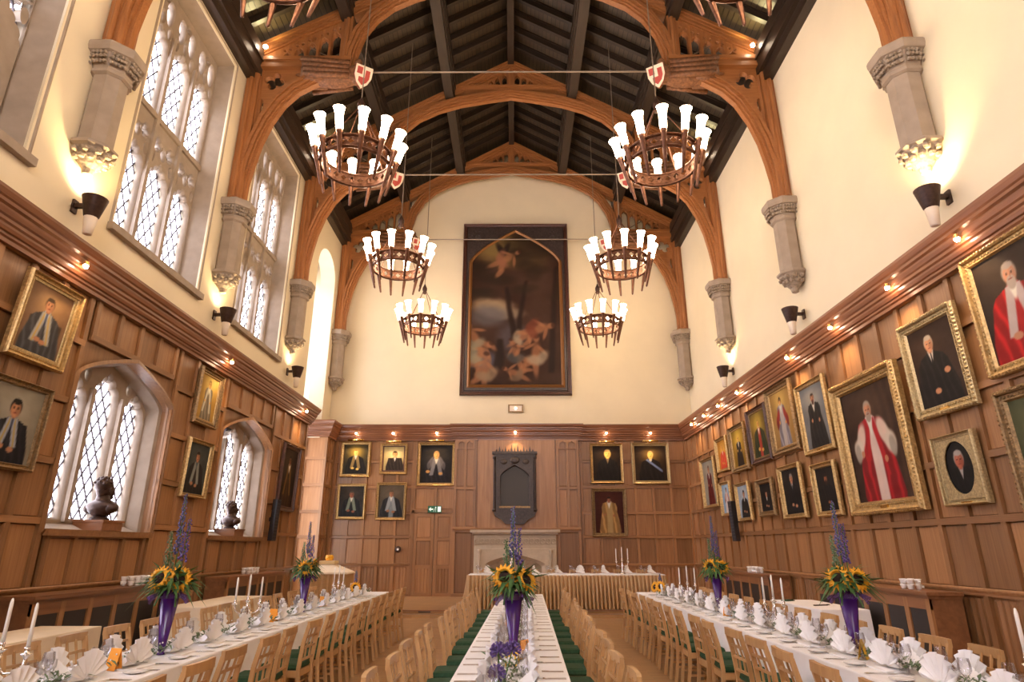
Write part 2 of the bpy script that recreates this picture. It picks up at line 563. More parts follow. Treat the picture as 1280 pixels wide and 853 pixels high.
def linen():
    b = MB().box(-0.5, 0.012, 0, 0.5, 0.02, 1)
    for k in range(4):
        x = -0.36 + 0.24 * k
        b.add([(x - 0.09, 0.012, 0.04), (x, 0, 0.07), (x + 0.09, 0.012, 0.04), (x - 0.09, 0.012, 0.96), (x, 0, 0.93), (x + 0.09, 0.012, 0.96)],
              [(0, 1, 4, 3), (1, 2, 5, 4), (0, 2, 1), (3, 4, 5)])
    return b.mesh('panel', 'linenfold')


LINEN = linen()
UNITBAR = MB().bbox(-0.5, 0, -0.5, 0.5, 0.05, 0.5, 0.012).mesh('panel', 'stile')
UNITRAIL = MB().bbox(-0.5, 0, -0.5, 0.5, 0.05, 0.5, 0.012).mesh('panel_h', 'rail')
ROWS = [0.16, 1.08, 1.93, 2.68, 3.5, 4.33, 5.06]


def panelling(parent, frame, cols, rows, z0=None, skip=()):
    """stiles, rails and panels; frame(s, z, d) -> world location, rz.  cols: edges along the wall"""
    rz = frame(0, 0, 0)[1]

    def put(name, me, s, z, d, sc):
        o = obj(name, me, None, frame(s, z, d)[0], (0, 0, rz), sc)
        return wparent(o, parent)
    sw, rh = 0.085, 0.085
    for c in cols:
        put('stile', UNITBAR, c, (rows[0] + rows[-1]) / 2, 0.0, (sw, 1, rows[-1] - rows[0]))
    for r in rows:
        a, b = cols[0], cols[-1]
        put('rail', UNITRAIL, (a + b) / 2, r, 0.003, (abs(b - a) + sw, 1, rh))
    for i in range(len(cols) - 1):
        for j in range(len(rows) - 1):
            a, b = cols[i], cols[i + 1]
            w_ = abs(b - a) - sw; h_ = rows[j + 1] - rows[j] - rh
            if w_ < 0.05 or h_ < 0.05: continue
            me = LINEN if (rows[j + 1] < 1.3) else PANEL
            put('panel', me, (a + b) / 2, rows[j] + rh / 2, -0.042, (w_, 1, h_))


def steps(a, b, pitch=0.575):
    n = max(1, round(abs(b - a) / pitch))
    return [a + (b - a) * k / n for k in range(n + 1)]


FR = lambda s, z, d: ((XR - d, s, z), radians(-90))
FL = lambda s, z, d: ((XL + d, s, z), radians(90))
FE = lambda s, z, d: ((s, YE - d, z), 0.0)
FO = lambda s, z, d: ((s, 19.95 - d, z), 0.0)
FX = lambda s, z, d: ((s, 20.62 - d, z), 0.0)
# the wall objects are mesh-built along their own axes: the front of a stile faces local -y
obj('backing_board', MB().box(XR + 0.055, YB, -0.1, PR + 0.02, YE + 0.1, 5.06).mesh('panel'), wr)
panelling(wr, FR, steps(3.0, YE - 0.04), ROWS)
# left: before, between and after the windows; under and over them
for a, b in ((6.5, LOW[0][0]), (LOW[0][1], LOW[1][0]), (LOW[1][1], ORI[0] - 0.04)):
    panelling(wl, FL, steps(a + 0.04, b - 0.04), ROWS)
for a, b in LOW[:2]:
    panelling(wl, FL, steps(a + 0.13, b - 0.13), [0.16, 1.08, LZ0 - 0.05])
    panelling(wl, FL, steps(a + 0.13, b - 0.13), [4.47, 5.06])
    # spandrel board corners stay plain backing
# end wall
obj('backing_board', MB().box(-6.1, YE + 0.055, 0, XR + 0.3, YE + 0.1, 5.06).mesh('panel'), we)
panelling(we, FE, steps(-5.95, -3.36), [DAIS + 0.02] + ROWS[1:])
panelling(we, FE, steps(-1.8 + 3.6 + 0.42, XR - 0.02), [DAIS + 0.02] + ROWS[1:])
panelling(we, FE, [-3.30, -2.59, -1.95], [2.76, 3.5, 4.33, 5.06])
# chimney breast, a little proud
obj('chimney_breast', MB().box(-1.98, 20.675, DAIS, 2.13, YE + 0.1, 5.06).mesh('panel'), we)
panelling(we, FX, [-1.94, -1.62, -1.3], [2.2, 3.45, 5.06])
panelling(we, FX, [1.42, 1.75, 2.09], [2.2, 3.45, 5.06])
panelling(we, FX, [-1.94, -1.32], [0.2, 2.12])
panelling(we, FX, [1.42, 2.09], [0.2, 2.12])
obj('blind_arch_panel', plate(rect(-1.9, 4.72, -1.34, 5.02), [light(-1.87, -1.64, 4.74, 4.86, 0.12, 3, 0.02, 14), light(-1.6, -1.37, 4.74, 4.86, 0.12, 3, 0.02, 14)], 0.03, 'panel'), we, (0, 20.60, 0))
obj('blind_arch_panel', plate(rect(1.46, 4.72, 2.05, 5.02), [light(1.49, 1.74, 4.74, 4.86, 0.12, 3, 0.02, 14), light(1.78, 2.02, 4.74, 4.86, 0.12, 3, 0.02, 14)], 0.03, 'panel'), we, (0, 20.60, 0))
obj('overmantel_board', MB().box(-1.2, 20.62, 2.2, 1.34, 20.68, 5.06).mesh('panel'), we)
# recess (oriel): far cheek with panels, near cheek, back window
XO = -7.45
orc = obj('recess_cheek', MB().box(XO, 20.01, 0, XL - 0.08, YE + 0.1, 5.06).box(XO - 0.1, ORI[1] + 0.03, 5.5, PL - 0.4, YE + 0.1, 13.3).box(XO - 0.1, ORI[0] - 0.35, 0, PL - 0.45, ORI[0] - 0.02, 13.3).mesh('plaster'), None)
wparent(orc, wl)
orp = wparent(obj('backing_board', MB().box(XO, 19.985, 0, XL - 0.04, 20.005, 5.06).box(XL - 0.075, 19.99, 0, XL - 0.04, YE + 0.06, 5.06).mesh('panel'), None), wl)
panelling(wl, FO, steps(-7.4, XL - 0.04), [DAIS + 0.02] + ROWS[1:])
panelling(wl, FL, [20.02, 20.4, 20.76], [DAIS + 0.02] + ROWS[1:])
wparent(obj('recess_roof', MB().box(XO - 0.1, ORI[0] - 0.3, 11.3, PL - 0.4, YE, 11.5).mesh('plaster')), wl)

# ------------------------------------------------------------------ cornices
CPROF = [(0.0, 5.02), (0.05, 5.02), (0.05, 5.07), (0.075, 5.09), (0.075, 5.12), (0.10, 5.13), (0.115, 5.17), (0.115, 5.20),
         (0.14, 5.22), (0.14, 5.26), (0.16, 5.28), (0.175, 5.33), (0.175, 5.36), (0.21, 5.38), (0.21, 5.42), (0.23, 5.44), (0.25, 5.50), (0.25, 5.54), (-0.3, 5.54), (-0.3, 5.02)]


def cornice(name, path, m):
    """path: list of (x,y, nx,ny) stations, profile pushed out along n"""
    b = MB(); n = len(CPROF); vs = []; fs = []
    for (x, y, nx, ny) in path:
        for d, z in CPROF: vs.append((x + nx * d, y + ny * d, z))
    for i in range(len(path) - 1):
        for k in range(n):
            k2 = (k + 1) % n
            fs.append((i * n + k, i * n + k2, (i + 1) * n + k2, (i + 1) * n + k))
    fs += [tuple(range(n)), tuple((len(path) - 1) * n + k for k in range(n))]
    b.add(vs, fs)
    return struct(name, b.mesh(m))


cornice('trim_1', [(XR, YB, -1, 0), (XR, YE, -1, -1)], 'cornice')
cornice('trim_2', [(XL, YB, 1, 0), (XL, ORI[0] - 0.02, 1, 1)], 'cornice')
cornice('trim_3', [(-7.42, 19.95, 0, -1), (XL, 19.95, 1, -1)], 'cornice_x')
cornice('trim_4', [(XL, 19.95, 1, -1), (XL, YE, 1, -1)], 'cornice')
cornice('trim_5', [(XL, YE, 1, -1), (-2.0, YE, 0, -1)], 'cornice_x')
cornice('trim_6', [(-2.0, 20.66, -0.6, -1), (2.15, 20.66, 0.6, -1)], 'cornice_x')
cornice('trim_7', [(2.15, YE, 0, -1), (XR, YE, -1, -1)], 'cornice_x')


def moulding(name, parent, p, q, n, zc, h=0.06, d=0.03, m='panel_h'):
    b = MB()
    nx, ny = n
    prof = [(0, -h / 2), (d * 0.5, -h / 2), (d, 0), (d, h * 0.3), (d * 0.7, h / 2), (0, h / 2)]
    vs = [(x + nx * a, y + ny * a, zc + z) for (x, y) in (p, q) for a, z in prof]
    k = len(prof)
    fs = [(i, (i + 1) % k, k + (i + 1) % k, k + i) for i in range(k)] + [tuple(range(k)), tuple(range(k, 2 * k))]
    return wparent(obj(name, b.add(vs, fs).mesh(m)), parent)


moulding('dado_moulding', wr, (XR, 3), (XR, YE), (-1, 0), 1.1)
moulding('dado_moulding', wl, (XL, 3), (XL, ORI[0]), (1, 0), 1.1)
moulding('dado_moulding', we, (-6.0, YE), (-3.35, YE), (0, -1), 1.1)
moulding('dado_moulding', we, (2.15, YE), (XR, YE), (0, -1), 1.1)
struct('baseboard_right', MB().box(XR - 0.025, YB, 0, XR + 0.06, YE, 0.15).mesh('cornice'))
struct('baseboard_left', MB().box(XL - 0.06, YB, 0, XL + 0.025, ORI[0], 0.15).mesh('cornice'))
struct('baseboard_far', MB().box(-6.05, YE - 0.025, DAIS, -3.4, YE + 0.06, DAIS + 0.1).box(2.15, YE - 0.025, DAIS, XR, YE + 0.06, DAIS + 0.1).mesh('panel_h'))

# ------------------------------------------------------------------ door in the end wall
dr = struct('door_1', MB().box(-3.33, YE - 0.03, DAIS, -3.25, YE + 0.06, 2.76).box(-1.98, YE - 0.03, DAIS, -1.93, YE + 0.06, 2.76).box(-3.33, YE - 0.03, 2.68, -1.93, YE + 0.06, 2.78).mesh('panel'))
for x0, x1 in ((-3.25, -2.6), (-2.58, -1.98)):
    leaf = obj('door_leaf', MB().box(x0, YE + 0.01, DAIS + 0.01, x1, YE + 0.05, 2.68).mesh('panel'), dr)
    w_ = x1 - x0
    for z in (DAIS + 0.04, 1.02, 1.86, 2.6):
        obj('rail', UNITRAIL, leaf, ((x0 + x1) / 2, YE - 0.015, z), (0, 0, 0), (w_, 0.6, 0.1))
    for x in (x0 + 0.05, x1 - 0.05):
        obj('stile', UNITBAR, leaf, (x, YE - 0.017, (DAIS + 2.68) / 2), (0, 0, 0), (0.1, 0.6, 2.5))
    for z, h in ((DAIS + 0.09, 0.88), (1.07, 0.74), (1.91, 0.64)):
        obj('panel', LINEN if z < 0.5 else PANEL, leaf, ((x0 + x1) / 2, YE - 0.005, z), (0, 0, 0), (w_ - 0.2, 0.8, h))

# ------------------------------------------------------------------ windows
def window(idx, y0, y1, tracery, xg, lights_boxes, dw=0.2, dh=0.33, cw_=0.022):
    """struct with tracery plate, leading, panes. lights_boxes: (a,b,z0,z1) regions that need glass"""
    win = struct('window_%d' % idx, tracery, (xg, 0, 0), (0, 0, radians(90)))
    lead = MB(); xg2 = 0.05
    PANE = MB().add([(0, 0, -dh / 2), (dw / 2, 0, 0), (0, 0, dh / 2), (-dw / 2, 0, 0)], [(0, 1, 2, 3)]).mesh('pane', 'pane', fix=False)
    for (a, b, z0, z1) in lights_boxes:
        nx = int((b - a) / (dw / 2)) + 2; nz = int((z1 - z0) / (dh / 2)) + 2
        for i in range(nx):
            for j in range(nz):
                if (i + j) % 2: continue
                x = a + i * dw / 2; z = z0 + j * dh / 2
                if x > b + 0.02 or z > z1 + 0.02: continue
                p = obj('pane', PANE, win, (x, xg2, z), (random.uniform(-.05, .05), 0, random.uniform(-.05, .05)), (0.97, 1, 0.97))
        # cames: two families of diagonals clipped to the box
        k = dh / dw
        for sgn in (1, -1):
            c0 = int(-(z1 - z0) / dh) - 2; c1 = int(((b - a) * k + (z1 - z0)) / dh) + 3
            for c in range(c0, c1 + 1):
                zz = z0 + dh / 2 + c * dh - (0 if sgn > 0 else 0)
                # line z = zz + sgn*k*(x-a)
                xs = []
                lo, hi = a - 0.02, b + 0.02
                if sgn > 0:
                    xa = max(lo, a + (z0 - zz) / k); xb = min(hi, a + (z1 - zz) / k)
                else:
                    xa = max(lo, a + (zz - z1) / k); xb = min(hi, a + (zz - z0) / k)
                if xb - xa < 0.02: continue
                lead.bar((xa, xg2, zz + sgn * k * (xa - a)), (xb, xg2, zz + sgn * k * (xb - a)), cw_, 0.02, (0, 1, 0))
    stuff(obj('leading', lead.mesh('lead', fix=False), win))
    return win


def splay(o1, x1, o2, x2, m, parent, name='reveal'):
    """sheet between outline o1 in plane x1 and outline o2 in plane x2 (outlines in y,z)"""
    b = MB().loops([[(x1, p[0], p[1]) for p in o1], [(x2, p[0], p[1]) for p in o2]])
    return wparent(obj(name, b.mesh(m)), parent)


wi = 0
for (a, b) in UPW:
    wi += 1
    near = a > 0
    ins = 0.13
    A, B, Z0, Z1 = a + ins, b - ins, UZ0 + 0.05, UZ1 - 0.12
    tr = 9.16
    lw = (B - A - 2 * 0.14 - 2 * 0.06) / 3
    hs = []; boxes = []
    for i in range(3):
        x0 = A + 0.06 + i * (lw + 0.14); x1 = x0 + lw; xm = (x0 + x1) / 2
        hs.append(light(x0, x1, Z0 + 0.03, 8.0, 0.42, 5, 0.075))
        hs += [foil(x0 + lw * 0.2, 8.76, 0.135, 4), foil(x1 - lw * 0.2, 8.76, 0.135, 4), dagger(xm, 8.66, 0.13, 0.24), dagger(x0 + 0.04, 8.46, 0.07, 0.2), dagger(x1 - 0.04, 8.46, 0.07, 0.2)]
        hs.append(light(x0, x1, tr + 0.12, 10.55, 0.45, 5, 0.075))
        hs += [dagger(x0 + lw * 0.22, 11.42, 0.20, 0.52), dagger(x1 - lw * 0.22, 11.42, 0.20, 0.52), dagger(xm, 11.2, 0.10, 0.26), dagger(x0 + 0.06, 11.02, 0.10, 0.24), dagger(x1 - 0.06, 11.02, 0.10, 0.24),
               foil(xm, 11.66, 0.08, 4)]
        boxes.append((x0, x1, Z0, Z1 - 0.06))
    me = plate(rect(A - 0.02, Z0 - 0.05, B + 0.02, Z1 + 0.02), hs, 0.17, 'stone', 0.03)
    win = window(wi, a, b, me, PL - 0.42, boxes, dw=0.24 if a > 3 else 3.0, dh=0.40 if a > 3 else 5.0)
    # raised mullions
    for i in range(1, 3):
        x = A + 0.06 + i * lw + (i - 0.5) * 0.14
        obj('mullion', MB().box(x - 0.045, -0.14, Z0, x + 0.045, 0.0, 11.0).mesh('stone'), win)
    obj('transom', MB().box(A, -0.13, tr - 0.03, B, 0.0, tr + 0.08).mesh('stone'), win)
    splay(rect(a - 0.06, UZ0 - 0.0, b + 0.06, UZ1 + 0.06), PL + 0.02, rect(a + 0.0, UZ0, b - 0.0, UZ1), PL - 0.04, 'stone', win)
    splay(rect(a, UZ0, b, UZ1), PL - 0.04, rect(A, UZ0 + 0.04, B, Z1), PL - 0.40, 'stone', win)
    splay(rect(a - 0.10, UZ0 - 0.10, b + 0.10, UZ1 + 0.10), PL + 0.001, rect(a - 0.06, UZ0, b + 0.06, UZ1 + 0.06), PL + 0.02, 'stone', win, 'hood_mould')
    wparent(obj('window_sill', MB().box(PL - 0.1, a - 0.12, UZ0 - 0.12, PL + 0.10, b + 0.12, UZ0).mesh('stone')), win)

for (a, b) in LOW:
    wi += 1
    A, B = a + 0.42, b - 0.22
    A = a + 0.13; B = b - 0.13
    lw = (B - A - 2 * 0.13 - 0.08) / 3
    hs = []; boxes = []
    for i in range(3):
        x0 = A + 0.04 + i * (lw + 0.13); x1 = x0 + lw
        up = 0.17 if i == 1 else 0.0
        hs.append(light(x0, x1, 2.0, 3.62 + up, 0.42, 5, 0.07))
        boxes.append((x0, x1, 1.98, 4.06 + up))
        if i != 1:
            e = x1 - 0.08 if i == 0 else x0 + 0.08
            hs.append(dagger(e, 4.08, 0.09, 0.16))
    ol = arch(A, B, 1.94, 3.78, 0.56)
    oo = arch(A - 0.05, B + 0.05, 1.90, 3.80, 0.60)
    me = plate(oo, hs, 0.17, 'stone', 0.03)
    xg = XL - 0.46
    win = window(wi, a, b, me, xg, boxes, dw=0.21 if a > 7 else 3.0, dh=0.34 if a > 7 else 4.0)
    for i in range(1, 3):
        x = A + 0.04 + i * lw + (i - 0.5) * 0.13
        obj('mullion', MB().box(x - 0.04, -0.14, 1.95, x + 0.04, 0.0, 3.9).mesh('stone'), win)
    splay(arch(a, b, LZ0, LZS, LRISE), XL - 0.16, arch(a + 0.06, b - 0.06, LZ0 + 0.02, LZS - 0.02, LRISE), XL - 0.19, 'stone', win)
    splay(arch(a + 0.06, b - 0.06, LZ0 + 0.02, LZS - 0.02, LRISE), XL - 0.19, ol, xg + 0.05, 'stone', win)
    wparent(obj('timber_lining', MB().loops([[(XL + 0.015, p[0], p[1]) for p in arch(a - 0.09, b + 0.09, LZ0 - 0.04, LZS, LRISE + 0.07)],
                                             [(XL + 0.03, p[0], p[1]) for p in arch(a - 0.02, b + 0.02, LZ0, LZS, LRISE)],
                                             [(XL - 0.17, p[0], p[1]) for p in arch(a + 0.01, b - 0.01, LZ0 + 0.0, LZS, LRISE - 0.01)]]).mesh('panel')), win)
    wparent(obj('window_sill', MB().box(xg, a + 0.01, LZ0 - 0.07, XL + 0.06, b - 0.01, LZ0 + 0.015).mesh('panel_h')), win)

# recess window: tall three-light window at the back of the recess
wi += 1
hs = []; boxes = []
for i in range(3):
    x0 = ORI[0] - 0.05 + i * 0.69; x1 = x0 + 0.6
    hs += [light(x0, x1, 1.3, 4.9, 0.35), light(x0, x1, 5.5, 10.2, 0.5)]
    boxes += [(x0, x1, 1.25, 5.3), (x0, x1, 5.4, 10.8)]
me = plate(rect(ORI[0] - 0.3, 0, ORI[1] + 0.35, 11.4), hs, 0.2, 'stone', 0.02)
window(wi, 0, 0, me, XO, boxes, dw=0.5, dh=0.8)
# plaster arch reveal around the recess opening


# ================================================================== ROOF
SL = 0.585


def roofz(x):
    return 16.62 - SL * abs(x - XC)


ceil = struct('ceiling')
th = math.atan(SL)
RW = 6.55
for sgn in (-1, 1):
    b = MB()
    x1 = XC + sgn * RW
    up = 0.42
    vs = [(XC, YB, 16.62 + up), (x1, YB, roofz(x1) + up), (x1, YE + 0.3, roofz(x1) + up), (XC, YE + 0.3, 16.62 + up)]
    vs += [(p[0], p[1], p[2] + 0.12) for p in vs]
    b.add(vs, [(0, 1, 2, 3), (4, 7, 6, 5), (0, 4, 5, 1), (1, 5, 6, 2), (2, 6, 7, 3), (3, 7, 4, 0)])
    me = b.mesh('roof')
    uv = me.uv_layers.new(name='UVMap')
    for lp in me.loops:
        p = me.vertices[lp.vertex_index].co
        uv.data[lp.index].uv = (p.y, abs(p.x - XC) * sqrt(1 + SL * SL))
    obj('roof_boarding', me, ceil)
TR = [20.5, 16.3, 12.0, 7.65]
bays = [20.5, 16.3, 12.0, 7.65, 3.3, -1.0, -5.3]
RAFT = MB()
Lr = RW * sqrt(1 + SL * SL)
RAFT.box(0, -0.055, 0.0, Lr, 0.055, 0.22)
RAFT.box(0, -0.075, 0.16, Lr, 0.075, 0.22)
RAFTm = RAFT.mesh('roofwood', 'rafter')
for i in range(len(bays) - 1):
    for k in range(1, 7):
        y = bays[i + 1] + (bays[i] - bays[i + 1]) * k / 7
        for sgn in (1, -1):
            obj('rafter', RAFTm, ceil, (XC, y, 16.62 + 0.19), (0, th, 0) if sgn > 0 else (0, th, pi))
for xp in (4.02, 1.95):
    for sgn in (1, -1):
        x = XC + sgn * xp
        z = roofz(x)
        pb = MB().box(-0.13, YB, -0.34, 0.13, YE + 0.1, 0.36).box(-0.17, YB, -0.2, 0.17, YE + 0.1, 0.36).box(-0.20, YB, 0.0, 0.20, YE + 0.1, 0.36)
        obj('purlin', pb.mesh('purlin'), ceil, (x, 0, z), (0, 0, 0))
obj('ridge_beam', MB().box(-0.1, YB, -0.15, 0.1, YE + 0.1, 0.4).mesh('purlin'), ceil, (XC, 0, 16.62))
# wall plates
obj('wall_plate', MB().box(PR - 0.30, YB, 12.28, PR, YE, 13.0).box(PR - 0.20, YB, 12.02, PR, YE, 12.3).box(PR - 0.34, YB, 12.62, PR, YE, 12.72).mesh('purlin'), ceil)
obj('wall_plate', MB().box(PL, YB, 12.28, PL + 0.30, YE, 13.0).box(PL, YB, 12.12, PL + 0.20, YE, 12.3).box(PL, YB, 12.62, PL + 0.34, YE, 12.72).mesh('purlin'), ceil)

# ------------------------------------------------------------------ trusses
ARC1 = [(5.88, 8.85), (5.87, 9.3), (5.80, 9.85), (5.70, 10.4), (5.53, 10.95), (5.29, 11.45), (5.0, 11.8), (4.6, 12.06), (4.2, 12.23), (3.85, 12.33)]
ARC2 = [(3.74, 12.5), (3.70, 12.95), (3.56, 13.5), (3.28, 14.0), (2.88, 14.4), (2.3, 14.72), (1.6, 14.96), (0.8, 15.12), (0.0, 15.26)]


def offset(pts, d):
    out = []
    for i, p in enumerate(pts):
        a = pts[max(0, i - 1)]; b = pts[min(len(pts) - 1, i + 1)]
        t = Vector((b[0] - a[0], b[1] - a[1])).normalized()
        out.append((p[0] + t.y * d, p[1] - t.x * d))       # outward (up and away)
    return out


def mirror(pts, s):
    return [(p[0] * s, p[1]) for p in pts]


def truss_meshes():
    T = {}
    for s in (1, -1):
        # arches: three moulded orders
        b = MB()
        for (d0, d1, hy) in ((0.0, 0.05, 0.07), (0.05, 0.09, 0.12), (0.08, 0.11, 0.10), (0.10, 0.17, 0.17), (0.16, 0.19, 0.15), (0.18, 0.25, 0.21)):
            b.strip(mirror(offset(ARC1, d0), s), mirror(offset(ARC1, d1), s), -hy, hy)
        T['lower_arch', s] = b.mesh('truss')
        b = MB()
        for (d0, d1, hy) in ((0.0, 0.05, 0.07), (0.05, 0.09, 0.12), (0.08, 0.11, 0.10), (0.10, 0.17, 0.17), (0.16, 0.19, 0.15), (0.18, 0.25, 0.21)):
            B_ = offset(ARC2, d1); B_[-1] = (0.0, ARC2[-1][1] + d1)
            A_ = offset(ARC2, d0); A_[-1] = (0.0, ARC2[-1][1] + d0)
            b.strip(mirror(A_, s), mirror(B_, s), -hy, hy)
        T['upper_arch', s] = b.mesh('truss')
        # spandrel with piercings
        ob = offset(ARC1, 0.12)
        i0 = 2
        outl = [(6.02, ob[i0][1])] + [p for p in ob[i0:-1]] + [(4.0, 12.5), (6.02, 12.5)]
        # keep outline simple: under the beam, along the arch back
        outl = [p for p in outl]
        T['spandrel', s] = plate(mirror(outl, s), [mirror(h, s) for h in (foil(5.60, 12.13, 0.25, 4, 40, a0=0.3), dagger(5.84, 11.42, 0.11, 0.40), [(4.95 + 0.17 * cos(t * pi / 8), 12.33 + 0.06 * sin(t * pi / 8)) for t in range(16)])], 0.13, 'truss')
        # hammer beam
        b = MB()
        x0, x1 = sorted((s * 3.78, s * 6.1))
        b.box(x0, -0.17, 12.5, x1, 0.17, 12.74).box(x0, -0.21, 12.66, x1, 0.21, 12.76).box(x0, -0.20, 12.46, x1, 0.20, 12.54)
        T['hammer_beam', s] = b.mesh('truss')
        # hammer post
        b = MB(); x0, x1 = sorted((s * 3.84, s * 4.06))
        b.box(x0, -0.17, 12.74, x1, 0.17, 14.0)
        for y in (-0.17, 0.17): b.tube([(s * 3.95, y, 12.76), (s * 3.95, y, 14.0)], 0.055, 8)
        T['hammer_post', s] = b.mesh('truss_v')
        # arcade screen between post, beam and rafter
        tri = [(4.0, 12.72), (6.05, 12.72), (6.05, 12.86), (4.0, 12.86 + 2.05 * 0.56)]
        hs = []
        for k in range(6):
            xa = 4.13 + k * 0.285; xb = xa + 0.215
            top = 12.86 + (6.05 - xb) * 0.56 - 0.27
            if top < 12.86: 
                hs.append([(xa, 12.79), (xb + 0.1, 12.79), (xa, 12.86)]); continue
            hs.append(light(xa, xb, 12.80, max(12.82, top - 0.1), 0.16, 3, 0.02, 12))
            hs.append(circle((xa + xb) / 2 - 0.06, top + 0.17, 0.035, 8)); hs.append(circle((xa + xb) / 2 + 0.07, top + 0.12, 0.03, 8))
        T['arcade_screen', s] = plate(mirror(tri, s), [mirror(h, s) for h in hs], 0.16, 'truss_v', 0.012)
        # principal rafter
        b = MB()
        for (za, zb, hy) in ((-0.02, -0.27, 0.12), (-0.02, -0.23, 0.17), (0.0, -0.18, 0.14), (0.0, -0.15, 0.19), (0.02, -0.10, 0.17), (0.02, -0.07, 0.23)):
            for xa, xb in ((3.85, 6.2), (1.8, 4.05), (0.0, 2.0)):
                b.add([(s * xa, -hy, 16.62 - SL * xa + za), (s * xb, -hy, 16.62 - SL * xb + za), (s * xb, -hy, 16.62 - SL * xb + zb), (s * xa, -hy, 16.62 - SL * xa + zb),
                       (s * xa, hy, 16.62 - SL * xa + za), (s * xb, hy, 16.62 - SL * xb + za), (s * xb, hy, 16.62 - SL * xb + zb), (s * xa, hy, 16.62 - SL * xa + zb)],
                      [(0, 1, 2, 3), (4, 7, 6, 5), (0, 4, 5, 1), (1, 5, 6, 2), (2, 6, 7, 3), (3, 7, 4, 0)])
        T['principal_rafter', s] = b.mesh('truss')
        # wall post: cluster of shafts
        b = MB(); x0, x1 = sorted((s * 5.98, s * 6.2))
        b.box(x0, -0.20, 8.75, x1, 0.20, 12.95)
        for (px, py, r) in ((5.93, 0, 0.085), (5.99, -0.13, 0.065), (5.99, 0.13, 0.065), (6.08, -0.21, 0.05), (6.08, 0.21, 0.05)):
            b.tube([(s * px, py, 8.75), (s * px, py, 12.6)], r, 10)
            b.lathe([(r + 0.03, 0), (r + 0.035, 0.05), (r + 0.005, 0.09), (r + 0.02, 0.12), (r, 0.16)], 10, (s * px, py, 8.78))
        T['wall_post', s] = b.mesh('truss_v')
        # carved beast at the beam end
        b = MB()
        b.ell((s * 4.2, 0, 12.32), (0.66, 0.25, 0.30), 12, 8)
        b.ell((s * 3.68, 0, 12.36), (0.27, 0.21, 0.26), 12, 8)
        b.ell((s * 3.47, 0, 12.30), (0.17, 0.13, 0.13), 10, 6)
        b.ell((s * 3.62, -0.13, 12.60), (0.10, 0.07, 0.12), 8, 6).ell((s * 3.62, 0.13, 12.60), (0.10, 0.07, 0.12), 8, 6)
        for y in (-1, 1):
            for k in range(4):       # wing feathers sweeping back
                b.bar((s * 3.8, y * 0.2, 12.54 - 0.12 * k), (s * (4.95 - 0.05 * k), y * (0.28 + 0.012 * k), 12.60 - 0.155 * k), 0.08, 0.125)
            b.ell((s * 3.6, y * 0.12, 12.18), (0.09, 0.06, 0.12), 8, 6)
        b.box(*sorted((s * 4.4, s * 4.95))[:1], -0.2, 12.1, sorted((s * 4.4, s * 4.95))[1], 0.2, 12.5)
        T['carved_beast', s] = b.mesh('carved', smooth=True)
        sh = [(-0.2, 0.24), (0.2, 0.24), (0.2, 0.0), (0.13, -0.16), (0.0, -0.28), (-0.13, -0.16), (-0.2, 0.0)]
        T['shield', s] = MB().prism(sh, -0.025, 0.025).mesh('red')
        T['charge', s] = plate([(-0.2, 0.24), (0.2, 0.24), (0.2, 0.0), (0.13, -0.16), (0.0, -0.28), (-0.13, -0.16), (-0.2, 0.0)],
                               [[(-0.16, 0.20), (-0.03, 0.20), (-0.03, 0.04), (-0.16, 0.04)], [(0.04, 0.16), (0.15, 0.16), (0.15, -0.02), (0.10, -0.12), (0.0, -0.2), (-0.1, -0.12), (-0.1, -0.02), (0.04, -0.02)]], 0.016, 'shield_white')
    b = MB()
    b.box(-1.85, -0.17, 15.5, 1.85, 0.17, 15.62).box(-1.85, -0.20, 15.58, 1.85, 0.20, 15.66)
    T['collar'] = b.mesh('truss')
    b = MB()
    for k in range(23):
        x = -1.65 + k * 0.15
        b.box(x - 0.035, -0.13, 15.66, x + 0.035, 0.13, 15.74)
    T['cresting'] = b.mesh('truss_v')
    hs = []
    for k in range(4):
        xa = 0.13 + k * 0.215; xb = xa + 0.15
        top = 16.62 - SL * xb - 0.29
        for s in (1, -1):
            if top - 15.76 > 0.1:
                hs.append(mirror(light(xa, xb, 15.74, max(15.76, top - 0.14), 0.14, 3, 0.02, 12), s))
                hs.append(mirror(circle((xa + xb) / 2, top + 0.10, 0.035, 8), s))
            else:
                hs.append(mirror([(xa, 15.74), (xb + 0.1, 15.74), (xa, 15.82)], s))
    T['gable_screen'] = plate([(-1.75, 15.66), (1.75, 15.66), (0.0, 16.62 - 0.05)], hs, 0.16, 'truss_v', 0.01)
    T['king_post'] = MB().box(-0.08, -0.15, 15.5, 0.08, 0.15, 16.55).mesh('truss_v')
    b = MB().tube([(-3.6, 0, 12.45), (3.6, 0, 12.45)], 0.022, 6)
    b.tube([(3.6, 0, 12.45), (5.3, 0, 13.45)], 0.016, 6).tube([(-3.6, 0, 12.45), (-5.3, 0, 13.45)], 0.016, 6)
    T['tie_rod'] = b.mesh('rod')
    return T


